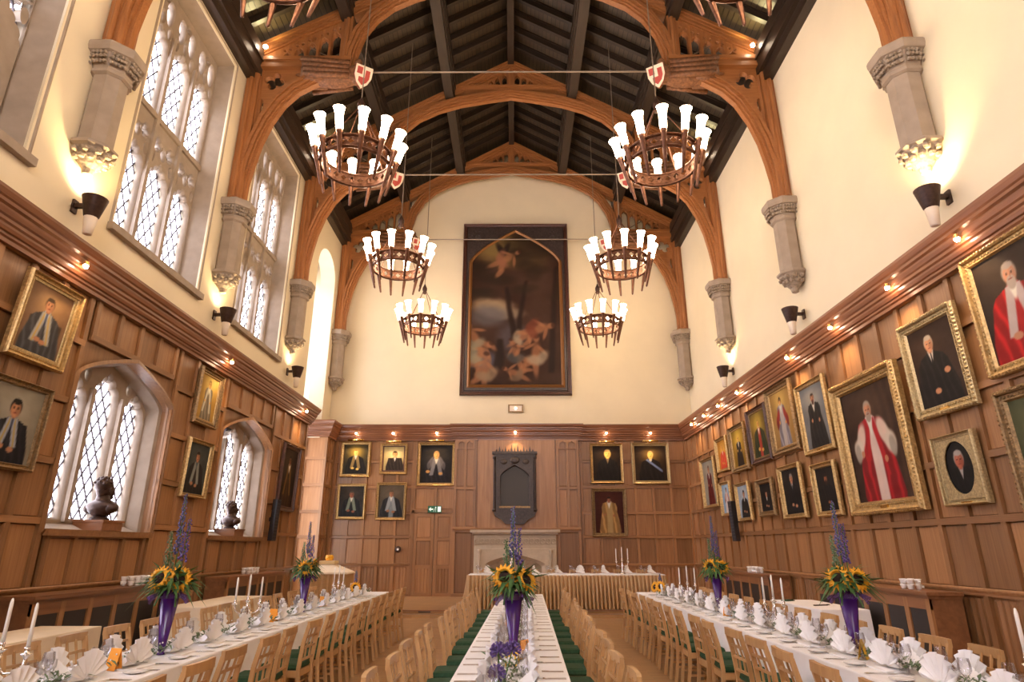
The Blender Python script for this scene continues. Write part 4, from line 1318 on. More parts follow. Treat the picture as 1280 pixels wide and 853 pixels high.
K = dict
GREY, BLK, RED, WHT = (.55, .58, .60), (.06, .055, .055), (.52, .08, .09), (.80, .76, .70)
PIX = [
    # window wall
    ('gilt framed portrait, man in grey gold hood, upper one beside the nearest low window', 'L', 7.35, 3.78, .98, 1.10, K(bg=(.44, .33, .24), halo=(.66, .52, .36), coat=(.20, .20, .21), hood=(.60, .60, .58), hood2=(.72, .58, .25), shirt=(.66, .69, .72), tie=(.15, .2, .35), hair=(.25, .18, .12), chair=(.22, .17, .13), r=.085, hands=[(-.05, .24), (.05, .22)]), 'gilt', .09, K(tilt=4, slip='gilt_pale')),
    ('portrait of dark-haired man in black gown, below the upper gilt portrait by the near window', 'L', 7.25, 2.48, .98, 1.05, K(bg=(.50, .47, .40), halo=(.60, .57, .50), coat=(.08, .08, .10), hood=(.58, .60, .63), hood2=(.66, .55, .24), shirt=(.55, .60, .66), tie=(.1, .1, .2), hair=(.07, .05, .05), r=.10, head=(.02, .70)), 'gilt_dark', .08, K(tilt=2)),
    ('small glowing yellow portrait in brown frame, upper one between the two low windows', 'L', 11.79, 3.83, .93, 1.09, K(bg=(.62, .48, .22), halo=(.85, .74, .40), coat=(.40, .36, .30), hood=(.70, .68, .60), skin=(.85, .66, .36), hair=(.62, .5, .25), shirt=(.8, .78, .66), full=1), 'gilt_dark', .09, K(slip='gilt')),
    ('dark portrait of man with grey scarf, lower one between the two low windows', 'L', 11.77, 2.48, .94, 1.07, K(bg=(.20, .22, .21), halo=(.28, .29, .27), coat=(.09, .08, .08), hood=(.50, .52, .50), shirt=(.3, .35, .36), hair=(.12, .09, .07), r=.08), 'gilt', .08, K()),
    ('very dark tall portrait of a gold-robed figure near the recess', 'L', 16.62, 2.51, 1.26, 1.70, K(bg=(.13, .08, .05), halo=(.20, .13, .07), coat=(.17, .11, .05), hood=(.42, .30, .12), skin=(.45, .28, .16), full=1), 'frame_dark', .12, K()),
    # far wall
    ('gilt portrait of robed scholar with lit face, top corner left of the door', 'E', -5.3, 3.82, 1.0, 1.16, K(bg=(.17, .15, .09), halo=(.62, .52, .22), coat=(.07, .06, .05), hood=(.50, .42, .26), skin=(.92, .78, .42), hair=(.5, .42, .2), r=.085), 'gilt', .10, K(ornate=False, plate_=True)),
    ('smallest far-wall portrait, pale background inside a dark inner frame', 'E', -4.03, 3.91, .91, 1.02, K(bg=(.62, .55, .36), halo=(.86, .78, .55), coat=(.14, .11, .09), hair=(.30, .2, .1), skin=(.85, .66, .42), r=.10, head=(.05, .66), hands=[]), 'gilt', .09, K(slip='frame_dark')),
    ('largest gilt portrait left of the chimney, bald man in black and white robes', 'E', -2.6, 3.53, 1.25, 1.43, K(bg=(.10, .09, .09), halo=(.16, .14, .12), coat=(.09, .08, .09), sleeves=(.40, .38, .38), hood=(.45, .44, .44), hair=(.62, .48, .3), skin=(.82, .62, .36), r=.08, hands=[(-.22, .30), (.12, .25)]), 'gilt', .10, K(plate_=True)),
    ('lower gilt portrait of man with grey-green hood nearest the recess', 'E', -5.33, 2.47, .96, 1.13, K(bg=(.15, .13, .11), halo=(.24, .2, .16), coat=(.07, .07, .08), hood=(.42, .46, .40), hair=(.3, .25, .2), skin=(.58, .34, .24), r=.085), 'gilt', .09, K()),
    ('lower gilt portrait of man with broad grey hood just left of the door', 'E', -4.03, 2.45, .99, 1.19, K(bg=(.30, .26, .20), halo=(.38, .33, .26), coat=(.09, .09, .10), robe2=(.46, .49, .50), hood=(.52, .54, .54), hair=(.34, .28, .2), skin=(.60, .40, .27), r=.08), 'gilt', .09, K()),
    ('dark gilt portrait with one bright face, right of the chimney breast', 'E', 3.07, 3.61, 1.09, 1.31, K(bg=(.12, .08, .05), halo=(.22, .15, .08), coat=(.06, .045, .04), hair=(.85, .72, .42), skin=(.95, .80, .42), r=.10, head=(.03, .76), hands=[], shirt=(.5, .42, .3)), 'gilt', .09, K()),
    ('gilt portrait of man wearing a pale blue sash, nearest the far corner', 'E', 4.53, 3.59, 1.26, 1.35, K(bg=(.16, .11, .07), halo=(.42, .32, .14), coat=(.07, .05, .045), hair=(.8, .66, .4), skin=(.95, .78, .42), sash=(.42, .48, .62), r=.085, hands=[]), 'gilt_pale', .11, K()),
    ('ornate framed portrait of a standing figure in long cream dress, right of the fireplace', 'E', 3.08, 1.94, 1.13, 1.51, K(bg=(.22, .08, .05), halo=(.28, .12, .08), coat=(.50, .38, .22), robe2=(.62, .52, .34), skin=(.62, .40, .28), full=1, r=.05, bulk=1.15), 'gilt_dark', .11, K(ornate=True)),
    # portrait wall
    ('pale grey portrait of figure in dark red gown, first from the far corner', 'R', 18.38, 2.70, 1.29, 1.41, K(bg=(.52, .50, .44), halo=(.60, .57, .50), coat=(.28, .07, .06), hair=(.4, .3, .22), full=1), 'gilt', .09, K()),
    ('narrow portrait of pink-red robe on orange ground, upper row near the far corner', 'R', 17.01, 3.56, .93, .93, K(bg=(.68, .46, .16), halo=(.85, .65, .28), coat=(.70, .24, .16), skin=(.85, .62, .3), hair=(.75, .55, .25)), 'gilt', .09, K()),
    ('portrait of dark-gowned figure on bright yellow ground, upper row', 'R', 15.73, 3.42, 1.15, 1.17, K(bg=(.50, .38, .12), halo=(.85, .70, .26), coat=(.10, .07, .06), skin=(.85, .66, .32), hair=(.8, .65, .3), full=1, r=.07, head=(0, .74)), 'gilt_dark', .10, K(slip='gilt')),
    ('portrait in green robe with red hood on olive ground', 'R', 14.32, 3.46, 1.17, 1.29, K(bg=(.36, .28, .09), halo=(.66, .55, .18), coat=(.13, .15, .08), robe2=(.62, .22, .16), skin=(.80, .60, .28), hair=(.6, .5, .2), r=.075), 'frame_dark', .10, K(slip='gilt_dark')),
    ('portrait of standing figure in red and grey robes on tan ground', 'R', 12.98, 3.48, 1.29, 1.46, K(bg=(.55, .42, .22), halo=(.78, .64, .34), coat=(.42, .40, .42), sleeves=(.55, .14, .10), robe2=(.66, .62, .58), skin=(.85, .62, .34), full=1, r=.052), 'gilt_dark', .12, K(slip='gilt')),
    ('portrait of bearded man standing in black coat on blue-grey ground', 'R', 11.55, 3.28, 1.16, 1.38, K(bg=(.40, .40, .40), halo=(.55, .54, .50), coat=(.09, .08, .075), beard=(.25, .15, .1), hair=(.2, .13, .09), shirt=(.75, .72, .66), full=1, r=.062, bulk=1.25, head=(0, .79)), 'gilt', .11, K(plate_=True)),
    ('small light blue portrait of figure in white and pink, beside the wall speaker', 'R', 17.06, 2.41, .84, .89, K(bg=(.50, .60, .68), halo=(.62, .70, .75), coat=(.72, .66, .62), sleeves=(.70, .50, .45), skin=(.72, .52, .4), full=1), 'gilt', .08, K()),
    ('small portrait of dark-haired sitter in black on pale blue ground', 'R', 15.78, 2.23, .93, .92, K(bg=(.55, .60, .64), halo=(.64, .67, .68), coat=(.10, .09, .09), hair=(.09, .06, .05), r=.09), 'gilt', .08, K()),
    ('smallest black portrait in wide dull frame, lower row', 'R', 14.37, 2.27, .91, .83, K(bg=(.07, .06, .06), halo=(.10, .08, .07), coat=(.05, .045, .045), hair=(.08, .05, .04), r=.10, head=(.0, .62)), 'gilt_dark', .12, K()),
    ('portrait of grey-haired man in black suit, hands folded, lower row', 'R', 12.97, 2.16, 1.04, 1.08, K(bg=(.08, .07, .07), halo=(.12, .10, .09), coat=(.05, .05, .055), hair=(.5, .48, .46), shirt=(.75, .73, .7), tie=(.06, .06, .07), r=.085, head=(0, .78)), 'gilt', .10, K(ornate=False)),
    ('nearly black portrait of long-bearded man, left of the great ornate frame', 'R', 11.54, 2.14, .90, .96, K(bg=(.08, .06, .05), halo=(.11, .085, .07), coat=(.055, .045, .04), beard=(.16, .09, .06), hair=(.14, .09, .06), skin=(.55, .33, .22), shirt=(.07, .055, .05), r=.085, hands=[(.0, .2)]), 'gilt', .10, K(plate_=True)),
    ('great ornate gilt portrait of man in scarlet and white robes', 'R', 9.75, 2.10, 1.90, 2.17, K(bg=(.20, .13, .09), halo=(.25, .17, .11), drape=(.28, .19, .13), coat=(.44, .07, .08), sleeves=(.80, .74, .66), robe2=(.80, .74, .68), hood=(.62, .10, .12), hoodlow=.35, hair=(.6, .56, .5), beard=(.58, .52, .46), top=.5, skin=(.74, .50, .36), full=1, r=.062, head=(-.02, .79), bulk=1.35, hands=[(-.20, .42), (.14, .34)], chair=None), 'gilt', .20, K(ornate=True, plate_=True, dens=80, dp=0.14)),
    ('large gilt portrait of white-haired man in black suit, upper row', 'R', 8.02, 3.28, 1.18, 1.37, K(bg=(.19, .12, .08), halo=(.24, .16, .10), coat=(.075, .06, .055), hair=(.70, .64, .55), skin=(.78, .54, .38), shirt=(.8, .76, .7), tie=(.06, .05, .05), r=.085, head=(-.05, .76), bulk=1.05, hands=[(-.02, .17), (.22, .38)]), 'gilt_pale', .14, K(ornate=True, dens=64, plate_=True)),
    ('oval portrait of white-haired man in a square gilt mount', 'R', 8.01, 2.11, .80, .90, K(bg=(.06, .05, .045), halo=(.08, .065, .055), coat=(.035, .03, .03), hair=(.62, .58, .54), skin=(.66, .36, .26), shirt=(.6, .58, .55), r=.12, head=(0, .64), hands=[]), 'gilt_pale', .07, K(oval=True, plate_=True, dens=54)),
    ('large ornate portrait in red robe, topmost and nearest on the portrait wall', 'R', 6.50, 3.50, 1.28, 1.52, K(bg=(.14, .10, .07), halo=(.20, .14, .09), coat=(.50, .07, .07), robe2=(.58, .10, .10), hood=(.66, .60, .58), hair=(.6, .55, .5), beard=(.6, .55, .5), skin=(.72, .5, .38), r=.085, head=(0, .76), bulk=1.1), 'gilt', .13, K(ornate=True, dens=60)),
    ('dark greenish portrait in ragged carved frame, lower and nearest on the portrait wall', 'R', 6.62, 1.94, 1.02, 1.39, K(bg=(.26, .27, .17), halo=(.32, .32, .2), coat=(.10, .09, .07), hair=(.3, .25, .2), r=.085), 'gilt_dark', .14, K(ornate=True, dens=50)),
]
for i, (lb, wl_, s, zb, wd, ht, sp, m, bw, kw) in enumerate(PIX):
    picture(lb, wl_, s, zb, wd, ht, sp, m, bw, seed=i + 11, **kw)

# brass picture lights over four far-wall portraits
PLm = MB()
for k in range(6):
    pass
PLm.tube([(-0.26, -0.2, 0), (0.26, -0.2, 0)], 0.03, 8).tube([(0, 0, -0.04), (0, -0.1, 0.04), (0, -0.2, 0.0)], 0.012, 6)
PLm = PLm.mesh('brass', smooth=True)
for x, nm in ((-5.3, 'robed scholar'), (-4.03, 'small pale'), (-2.6, 'bald man'), (3.07, 'bright-faced'), (4.53, 'blue sash')):
    z = {-5.3: 5.02, -4.03: 4.97, -2.6: 5.0, 3.07: 4.96, 4.53: 4.98}[x]
    thing('picture_light', 'brass picture light over the %s portrait on the far wall' % nm, 'picture light', PLm, (x, YE - 0.01, z), (0, 0, 0), 'brass picture lights')

# the great arched landscape
t = thing('arched_landscape_painting', 'huge dark arched landscape with pale figures hung high on the far wall', 'painting', None, (0.05, YE + 0.07, 6.6), (radians(0.6), 0, 0))
Wd, Ht = 3.9, 6.62
inn = arch(-Wd / 2 + 0.24, Wd / 2 - 0.24, 0.26, 5.0, 1.38, 18, 0.66)
obj('frame', frame_mesh(Wd, Ht, 0.15, 0.16, 'frame_dark'), t)
lab(obj('spandrel_board', plate(rect(-Wd / 2 + .15, .15, Wd / 2 - .15, Ht - .15), [inn], 0.06, 'darkoak', 0.008), t, (0, -0.08, 0)), 'black carved corner boards')
i2 = arch(-Wd / 2 + 0.36, Wd / 2 - 0.36, 0.38, 5.0, 1.26, 18, 0.66)
lab(obj('arched_slip', MB().loops([[(p[0], -0.10, p[1]) for p in inn], [(p[0], -0.145, p[1]) for p in arch(-Wd / 2 + 0.30, Wd / 2 - 0.30, 0.32, 5.0, 1.32, 18, 0.66)], [(p[0], -0.07, p[1]) for p in i2]]).mesh(mat('old_gold_slip', (0.26, 0.115, 0.035), 0.4, 0.4)), t), 'gold brown arched moulding')
b = MB()
for s in (-1, 1):
    for k in range(16):
        a = k * 0.55
        r0 = 0.05 + 0.017 * k
        b.ell((s * (1.42 + r0 * cos(a) * 0.8), -0.115, 6.05 + r0 * sin(a) * 0.8), (0.035, 0.02, 0.03), 6, 4)
lab(obj('corner_carving', b.mesh('darkoak'), t), 'scrolled carving in the upper corners')
nx, ny = 120, 216
cw, chh = Wd - 0.36, Ht - 0.36
obj('canvas', canvas(cw, chh, landscape(cw, chh, nx, ny), nx, ny), t, (0, -0.045, 0.18))

# ================================================================== FAR WALL FITTINGS
# carved black tablet
t = thing('carved_tablet', 'tall black carved memorial tablet on the chimney breast', 'tablet', None, (0.01, 20.60, 2.25))
hole = arch(-0.46, 0.46, 0.62, 1.55, 0.36)
obj('surround', plate([(-0.62, 0.42), (0.62, 0.42), (0.62, 2.3), (-0.62, 2.3)], [hole], 0.14, 'darkoak', 0.015), t, (0, -0.07, 0))
obj('back_board', MB().box(-0.6, -0.05, 0.42, 0.6, 0.0, 2.3).mesh(mat('tablet_slate', (0.035, 0.03, 0.026), 0.5)), t)
obj('cornice', MB().box(-0.74, -0.2, 2.28, 0.74, 0, 2.36).box(-0.68, -0.16, 2.2, 0.68, 0, 2.3).mesh('darkoak'), t)
b = MB()
for k in range(13):
    x = -0.6 + k * 0.1
    h = 0.1 + 0.10 * (k % 2) + (0.08 if abs(k - 6) < 2 else 0)
    b.add([(x - .04, -.1, 2.36), (x + .04, -.1, 2.36), (x, -.08, 2.36 + h), (x - .04, -.04, 2.36), (x + .04, -.04, 2.36)], [(0, 1, 2), (3, 2, 4), (0, 2, 3), (1, 4, 2)])
obj('cresting', b.mesh('darkoak'), t)
b = MB()
for s in (-1, 1):
    b.lathe([(0.05, 0.45), (0.07, 0.5), (0.04, 0.56), (0.04, 2.1), (0.07, 2.16), (0.05, 2.22)], 8, (s * 0.66, -0.1, 0))
obj('side_shaft', b.mesh('darkoak'), t)
obj('base_corbel', MB().prism([(-0.7, 0.44), (0.7, 0.44), (0.62, 0.3), (0.42, 0.2), (0.3, 0.06), (-0.3, 0.06), (-0.42, 0.2), (-0.62, 0.3)], -0.16, 0).mesh('darkoak'), t)
obj('lower_sill', MB().box(-0.5, -0.16, 0.56, 0.5, -0.04, 0.62).mesh('gilt_dark'), t)
b = MB()
for s in (-1, 1): b.ell((s * 0.36, -0.15, 2.03), (0.12, 0.03, 0.09), 8, 5)
b.ell((0, -0.15, 2.08), (0.16, 0.04, 0.12), 10, 5)
obj('carved_boss', b.mesh('darkoak'), t)

# fireplace
t = thing('fireplace', 'pale carved stone fireplace with low pointed arch below the black tablet', 'fireplace', None, (0.02, 20.66, DAIS))
op = arch(-0.95, 0.95, -0.02, 0.95, 0.32)
obj('surround', plate(rect(-1.3, 0, 1.3, 1.42), [op], 0.16, 'cream', 0.02), t, (0, -0.1, 0))
obj('inner_arch', MB().loops([[(p[0], -0.16, p[1]) for p in op], [(p[0], -0.02, p[1]) for p in arch(-0.82, 0.82, -0.02, 0.86, 0.28)]]).mesh('cream'), t)
obj('frieze', MB().box(-1.3, -0.16, 1.42, 1.3, 0, 1.82).mesh('cream'), t)
obj('mantel_shelf', MB().box(-1.42, -0.34, 1.90, 1.42, 0, 1.98).box(-1.36, -0.26, 1.84, 1.36, 0, 1.90).mesh('cream'), t)
QB = plate(rect(-0.07, -0.08, 0.07, 0.08), [foil(0, 0, 0.06, 4, 20)], 0.05, 'cream', 0.006)
for k in range(13):
    if 0:
        pass
    obj('frieze_block', QB, t, (-1.05 + k * 0.175, -0.18, 1.63))
for s in (-1, 1):
    obj('frieze_block', QB, t, (s * 1.22, -0.18, 1.63))
    obj('jamb_shaft', MB().lathe([(0.07, 0), (0.07, 0.1), (0.045, 0.14), (0.045, 1.28), (0.07, 1.33), (0.07, 1.4)], 10, (s * 1.12, -0.2, 0)).mesh('cream', smooth=True), t)
lab(obj('hearth_back', MB().box(-0.95, -0.03, 0, 0.95, -0.01, 1.3).mesh('hearth_lining'), t), 'dull brown hearth lining')
lab(obj('fireback', MB().box(-0.35, -0.07, 0, 0.35, -0.03, 0.72).box(-0.4, -0.08, 0.68, 0.4, -0.03, 0.74).mesh('fireback'), t), 'black iron fireback')
moulding('mantel_moulding', we, (-1.98, 20.62), (2.13, 20.62), (0, -1), 2.17, 0.08, 0.05)

# exit sign: green board with arrow, running figure and doorway
t = thing('exit_sign', 'green exit sign with white arrow, running figure and doorway above the door', 'sign', MB().box(-0.22, -0.04, 0, 0.22, 0, 0.21).mesh('sign_green'), (-2.59, YE - 0.06, 2.68))
ar = [(-0.19, 0.105), (-0.12, 0.17), (-0.12, 0.125), (-0.045, 0.125), (-0.045, 0.085), (-0.12, 0.085), (-0.12, 0.04)]
obj('arrow', MB().prism(ar, -0.046, -0.039).mesh('sign_white'), t)
b = MB().ell((0.035, -0.043, 0.165), (0.018, 0.003, 0.018), 10, 4)
for p, q in (((0.03, 0.145), (0.015, 0.095)), ((0.015, 0.095), (-0.02, 0.07)), ((-0.02, 0.07), (-0.035, 0.035)), ((0.015, 0.095), (0.04, 0.065)), ((0.04, 0.065), (0.03, 0.025)), ((0.03, 0.135), (-0.01, 0.12)), ((0.03, 0.135), (0.055, 0.105))):
    b.bar((p[0], -0.043, p[1]), (q[0], -0.043, q[1]), 0.006, 0.016, (0, 1, 0))
obj('running_figure', b.mesh('sign_white'), t)
obj('doorway', MB().box(0.10, -0.046, 0.025, 0.20, -0.039, 0.185).mesh('sign_white'), t)
# emergency light
t = thing('emergency_light', 'small cream bulkhead light in brass frame on the far wall plaster', 'light', MB().box(-0.26, -0.05, 0, 0.26, 0, 0.28).mesh('gilt_dark'), (0.05, YE + 0.075, 6.0))
obj('lens', MB().box(-0.21, -0.056, 0.045, 0.21, -0.04, 0.235).mesh('frost'), t)
obj('bulb', MB().ell((0, -0.06, 0.14), (0.025, 0.015, 0.025), 10, 6).mesh('bulb'), t)
# round bell push
t = thing('round_wall_switch', 'round dark brass wall switch with pale centre left of the door', 'switch', MB().lathe([(0.10, 0), (0.10, 0.02), (0.07, 0.05), (0.0, 0.05)], 16).xf(Matrix.Rotation(radians(90), 4, 'X')).mesh('bronze', smooth=True), (-3.72, YE - 0.012, 1.55))
lab(obj('button', MB().ell((0, -0.055, 0), (0.035, 0.012, 0.035), 10, 6).mesh('china'), t), 'white centre')

# ================================================================== SPEAKERS, BUSTS, CABINETS
SPm = MB().box(-0.09, -0.12, 0, 0.09, 0.0, 0.98).mesh('black')
SPg = MB()
for k in range(12): SPg.box(-0.07, -0.128, 0.04 + k * 0.077, 0.07, -0.118, 0.10 + k * 0.077)
SPg = SPg.mesh(mat('speaker_cloth', (0.035, 0.033, 0.04), 0.8))
for x, y, rz, lb in ((XL + 0.08, 15.75, 80, 'black column speaker on the window wall beside the second low window'), (XR - 0.08, 16.4, -80, 'black column speaker on the portrait wall')):
    t = thing('column_speaker', lb, 'speaker', SPm, (x, y, 1.76), (radians(2), 0, radians(rz)))
    obj('grille', SPg, t)
    obj('wall_bracket', MB().box(-0.03, 0.0, 0.45, 0.03, 0.07, 0.55).mesh('black'), t)


def bust(dark):
    b = MB()
    b.ell((0, 0, 0.33), (0.085, 0.105, 0.125), 14, 10)              # skull
    b.ell((0, -0.085, 0.30), (0.055, 0.045, 0.075), 12, 8)          # face
    b.ell((0, -0.135, 0.31), (0.017, 0.024, 0.032), 8, 6)           # nose
    b.ell((0, -0.105, 0.235), (0.035, 0.03, 0.025), 8, 6)           # chin
    for s in (-1, 1):
        b.ell((s * 0.087, 0.0, 0.32), (0.012, 0.024, 0.036), 8, 6)
        b.ell((s * 0.15, 0.01, 0.105), (0.075, 0.075, 0.065), 12, 8)    # shoulders
        b.ell((s * 0.03, -0.117, 0.345), (0.02, 0.015, 0.008), 6, 4)
    b.tube([(0, 0.01, 0.06), (0, 0.0, 0.26)], [0.10, 0.07], 12)
    b.lathe([(0.05, 0.0), (0.10, 0.02), (0.165, 0.07), (0.195, 0.12), (0.185, 0.155), (0.13, 0.185), (0.085, 0.21), (0.07, 0.25)], 20, (0, 0, 0), 1.0, 0.66)
    b.add([(-0.05, -0.118, 0.19), (0.05, -0.118, 0.19), (0.0, -0.14, 0.07)], [(0, 1, 2)])
    b.ell((0, 0.03, 0.375), (0.097, 0.10, 0.10), 12, 8)              # hair
    for k in range(26):
        a = k * 2.4; e = 0.15 + 1.3 * (k / 26)
        b.ell((0.095 * cos(a) * cos(e), 0.035 + 0.095 * sin(a) * cos(e), 0.37 + 0.095 * sin(e)), (0.022, 0.022, 0.018), 6, 4)
    return b.mesh('bronze', smooth=True)


BU = bust(0)
PLI = MB().box(-0.22, -0.24, 0, 0.22, 0.24, 0.12).box(-0.24, -0.26, 0.12, 0.24, 0.26, 0.15).mesh('cabinet')
for y, sc, rz, lb in ((9.55, 1.25, 170, 'nearest low window'), (14.0, 1.15, 160, 'second low window')):
    p = thing('bust_plinth', 'low wooden plinth on the sill of the ' + lb, 'plinth', PLI, (XL - 0.15, y, LZ0 + 0.016))
    t = thing('bronze_bust', 'dark bronze head-and-shoulders bust on a plinth in the ' + lb, 'sculpture', None, (XL - 0.15, y, LZ0 + 0.167), (0, 0, radians(rz)), None, (sc,) * 3)
    obj('head_and_shoulders', BU, t, (0, 0, 0.035))
    obj('socle', MB().lathe([(0.11, 0), (0.11, 0.02), (0.06, 0.05), (0.09, 0.08)], 12).mesh('bronze'), t)


def cabinet(name, lb, x, y0, y1, rz, sgn):
    """radiator cabinet against a wall, front faces the room"""
    L_ = y1 - y0; dpt = 0.42; h = 1.02
    t = thing(name, lb, 'cabinet', None, (x, (y0 + y1) / 2, 0), (0, 0, radians(rz)))
    obj('carcass', MB().box(-L_ / 2, -dpt + 0.03, 0.1, L_ / 2, 0, h - 0.02).mesh('cabinet'), t)
    obj('top', MB().box(-L_ / 2 - 0.05, -dpt - 0.05, h, L_ / 2 + 0.05, 0, h + 0.045).box(-L_ / 2 - 0.02, -dpt - 0.02, h - 0.04, L_ / 2 + 0.02, 0, h).mesh('cabinet'), t)
    obj('plinth', MB().box(-L_ / 2, -dpt - 0.01, 0, L_ / 2, 0, 0.12).mesh('cabinet'), t)
    n = max(3, round(L_ / 0.55)); st = L_ / n
    for k in range(n):
        xa = -L_ / 2 + k * st
        obj('grille_panel', MB().box(xa + 0.07, -dpt + 0.005, 0.2, xa + st - 0.07, -dpt + 0.03, h - 0.16).mesh('grille'), t)
    for k in range(n + 1):
        xa = -L_ / 2 + k * st
        xa = min(max(xa, -L_ / 2 + 0.045), L_ / 2 - 0.045)
        obj('stile', MB().box(xa - 0.045, -dpt - 0.005, 0.12, xa + 0.045, -dpt + 0.03, h - 0.04).mesh('panel'), t)
    obj('rail', MB().box(-L_ / 2, -dpt - 0.003, h - 0.17, L_ / 2, -dpt + 0.03, h - 0.04).mesh('cabinet'), t)
    obj('rail', MB().box(-L_ / 2, -dpt - 0.003, 0.12, L_ / 2, -dpt + 0.03, 0.2).mesh('cabinet'), t)
    return t


cabinet('radiator_cabinet', 'dark oak radiator cabinet below the nearest low window', XL + 0.06, 7.7, 10.9, 90, 1)
cabinet('radiator_cabinet', 'dark oak radiator cabinet below the second low window', XL + 0.06, 12.8, 15.9, 90, 1)
cabinet('radiator_cabinet', 'oak radiator cabinet on the portrait wall behind the near sunflower vase', XR - 0.06, 8.5, 11.6, -90, 1)
cabinet('radiator_cabinet', 'oak radiator cabinet on the portrait wall carrying stacked cups, beyond the white side table', XR - 0.06, 13.7, 16.6, -90, 1)

# stacked cups: rows of cups standing two high
CUP = MB().lathe([(0.025, 0.0), (0.032, 0.005), (0.044, 0.055), (0.046, 0.065), (0.040, 0.065), (0.028, 0.012)], 12).box(0.04, -0.006, 0.02, 0.066, 0.006, 0.05).mesh('china', smooth=True)
for (x, y, z, n, where) in ((XL + 0.33, 9.75, 1.065, 4, 'near window cabinet'), (XL + 0.33, 14.0, 1.065, 4, 'second window cabinet'), (XR - 0.33, 14.6, 1.065, 4, 'far portrait-wall cabinet'), (XR - 0.33, 9.0, 1.065, 2, 'near portrait-wall cabinet')):
    for k in range(n):
        for r_ in range(2):
            for lv in range(2):
                thing('tea_cup', 'white cup, %s %s along, %s tier, stacked on the %s' % (('front', 'back')[r_], ORD[k], ('lower', 'upper')[lv], where), 'cup', CUP,
                      (x + (0.055 - 0.11 * r_) * (1 if x < 0 else -1), y + k * 0.155, z + lv * 0.066), (0, 0, random.uniform(0, 6)), 'stacked cups on the ' + where)

# ================================================================== CHAIRS
def chair_meshes():
    T = []
    seatz = 0.44
    b = MB()
    L = []
    for z, i in ((0.0, 0.02), (0.02, 0.0), (0.05, 0.01), (0.062, 0.05)):
        L.append([(-0.21 + i, -0.19 + i, seatz + z), (0.21 - i, -0.19 + i, seatz + z), (0.215 - i, 0.215 - i, seatz + z), (-0.215 + i, 0.215 - i, seatz + z)])
    b.loops(L); b.add(L[-1], [(0, 1, 2, 3)]); b.add(L[0], [(3, 2, 1, 0)])
    T.append(('seat', b.mesh('green'), (0, 0, 0), 'dark green padded seat'))
    T.append(('seat_frame', MB().box(-0.205, -0.2, seatz - 0.06, 0.205, -0.17, seatz).box(-0.205, 0.18, seatz - 0.06, 0.205, 0.21, seatz).box(-0.215, -0.19, seatz - 0.06, -0.19, 0.2, seatz).box(0.19, -0.19, seatz - 0.06, 0.215, 0.2, seatz).mesh('beech'), (0, 0, 0), None))
    for s in (-1, 1):
        b = MB()
        P = [(s * 0.195, -0.25, 0.0), (s * 0.2, -0.205, 0.30), (s * 0.2, -0.195, 0.46), (s * 0.2, -0.22, 0.68), (s * 0.195, -0.262, 0.85)]
        for p, q in zip(P[:-1], P[1:]): b.bar(p, q, 0.034, 0.036, (0, 1, 0))
        T.append(('back_post', b.mesh('beech'), (0, 0, 0), None))
        b = MB().bar((s * 0.195, 0.195, 0.0), (s * 0.195, 0.19, seatz - 0.01), 0.032, 0.034, (0, 1, 0))
        T.append(('leg', b.mesh('beech'), (0, 0, 0), None))
        T.append(('stretcher', MB().box(s * 0.195 - 0.009, -0.22, 0.19, s * 0.195 + 0.009, 0.19, 0.215).mesh('beech'), (0, 0, 0), None))
    b = MB()
    for k in range(6):
        xa, xb = -0.213 + k * 0.071, -0.213 + (k + 1) * 0.071
        c = lambda x: -0.262 - 0.018 * (1 - (x / 0.213) ** 2)
        b.bar((xa, c(xa), 0.855), (xb, c(xb), 0.855), 0.030, 0.065)
    T.append(('top_rail', b.mesh('beech'), (0, 0, 0), None))
    for z, y in ((0.74, -0.236), (0.64, -0.216), (0.53, -0.205)):
        T.append(('cross_rail', MB().box(-0.19, y - 0.008, z - 0.011, 0.19, y + 0.008, z + 0.011).mesh('beech'), (0, 0, 0), None))
    for x in (-0.066, 0.066):
        b = MB().bar((x, -0.205, 0.53), (x, -0.212, 0.64), 0.018, 0.015, (0, 1, 0)).bar((x, -0.212, 0.64), (x, -0.265, 0.84), 0.018, 0.015, (0, 1, 0))
        T.append(('back_slat', b.mesh('beech'), (0, 0, 0), None))
    T.append(('cross_stretcher', MB().box(-0.19, 0.0, 0.193, 0.19, 0.018, 0.212).mesh('beech'), (0, 0, 0), None))
    for _, me, _, _ in T: me.transform(Matrix.Diagonal((0.87, 1, 1, 1)))
    return T


CHM = chair_meshes()


def chair(x, y, rz, label, group, z=0.0):
    t = thing('lattice_back_chair', label, 'chair', None, (x, y, z), (0, 0, radians(rz)), group)
    for nm, me, lc, lb in CHM:
        o = obj(nm, me, t)
        if lb: o['label'] = lb
    return t


# ================================================================== TABLEWARE MESHES
def fan_napkin():
    """pleated fan standing on a folded foot, faces -y"""
    n = 17; b = MB(); vs = []; fs = []
    for i in range(n):
        a = pi * i / (n - 1)
        y = -0.008 if i % 2 else 0.012
        c, s = cos(a), sin(a)
        vs += [(0.02 * c, y * 0.3, 0.02 + 0.01 * s), (0.115 * c, y - 0.01, 0.025 + 0.125 * s)]
    for i in range(n - 1): fs.append((2 * i, 2 * i + 1, 2 * i + 3, 2 * i + 2))
    vs2 = [(p[0], p[1] + 0.006, p[2]) for p in vs]
    b.add(vs, fs); b.add(vs2, [q[::-1] for q in fs])
    b.add([(-0.10, 0.0, 0.03), (0.10, 0.0, 0.03), (0.0, 0.13, 0.004), (0.0, 0.005, 0.10)], [(0, 1, 2), (1, 3, 2), (3, 0, 2)])
    b.box(-0.09, -0.05, 0.0, 0.09, 0.05, 0.008)
    b.v = [tuple(c * 1.4 for c in p) for p in b.v]
    return b.mesh('cloth', 'fan_napkin')


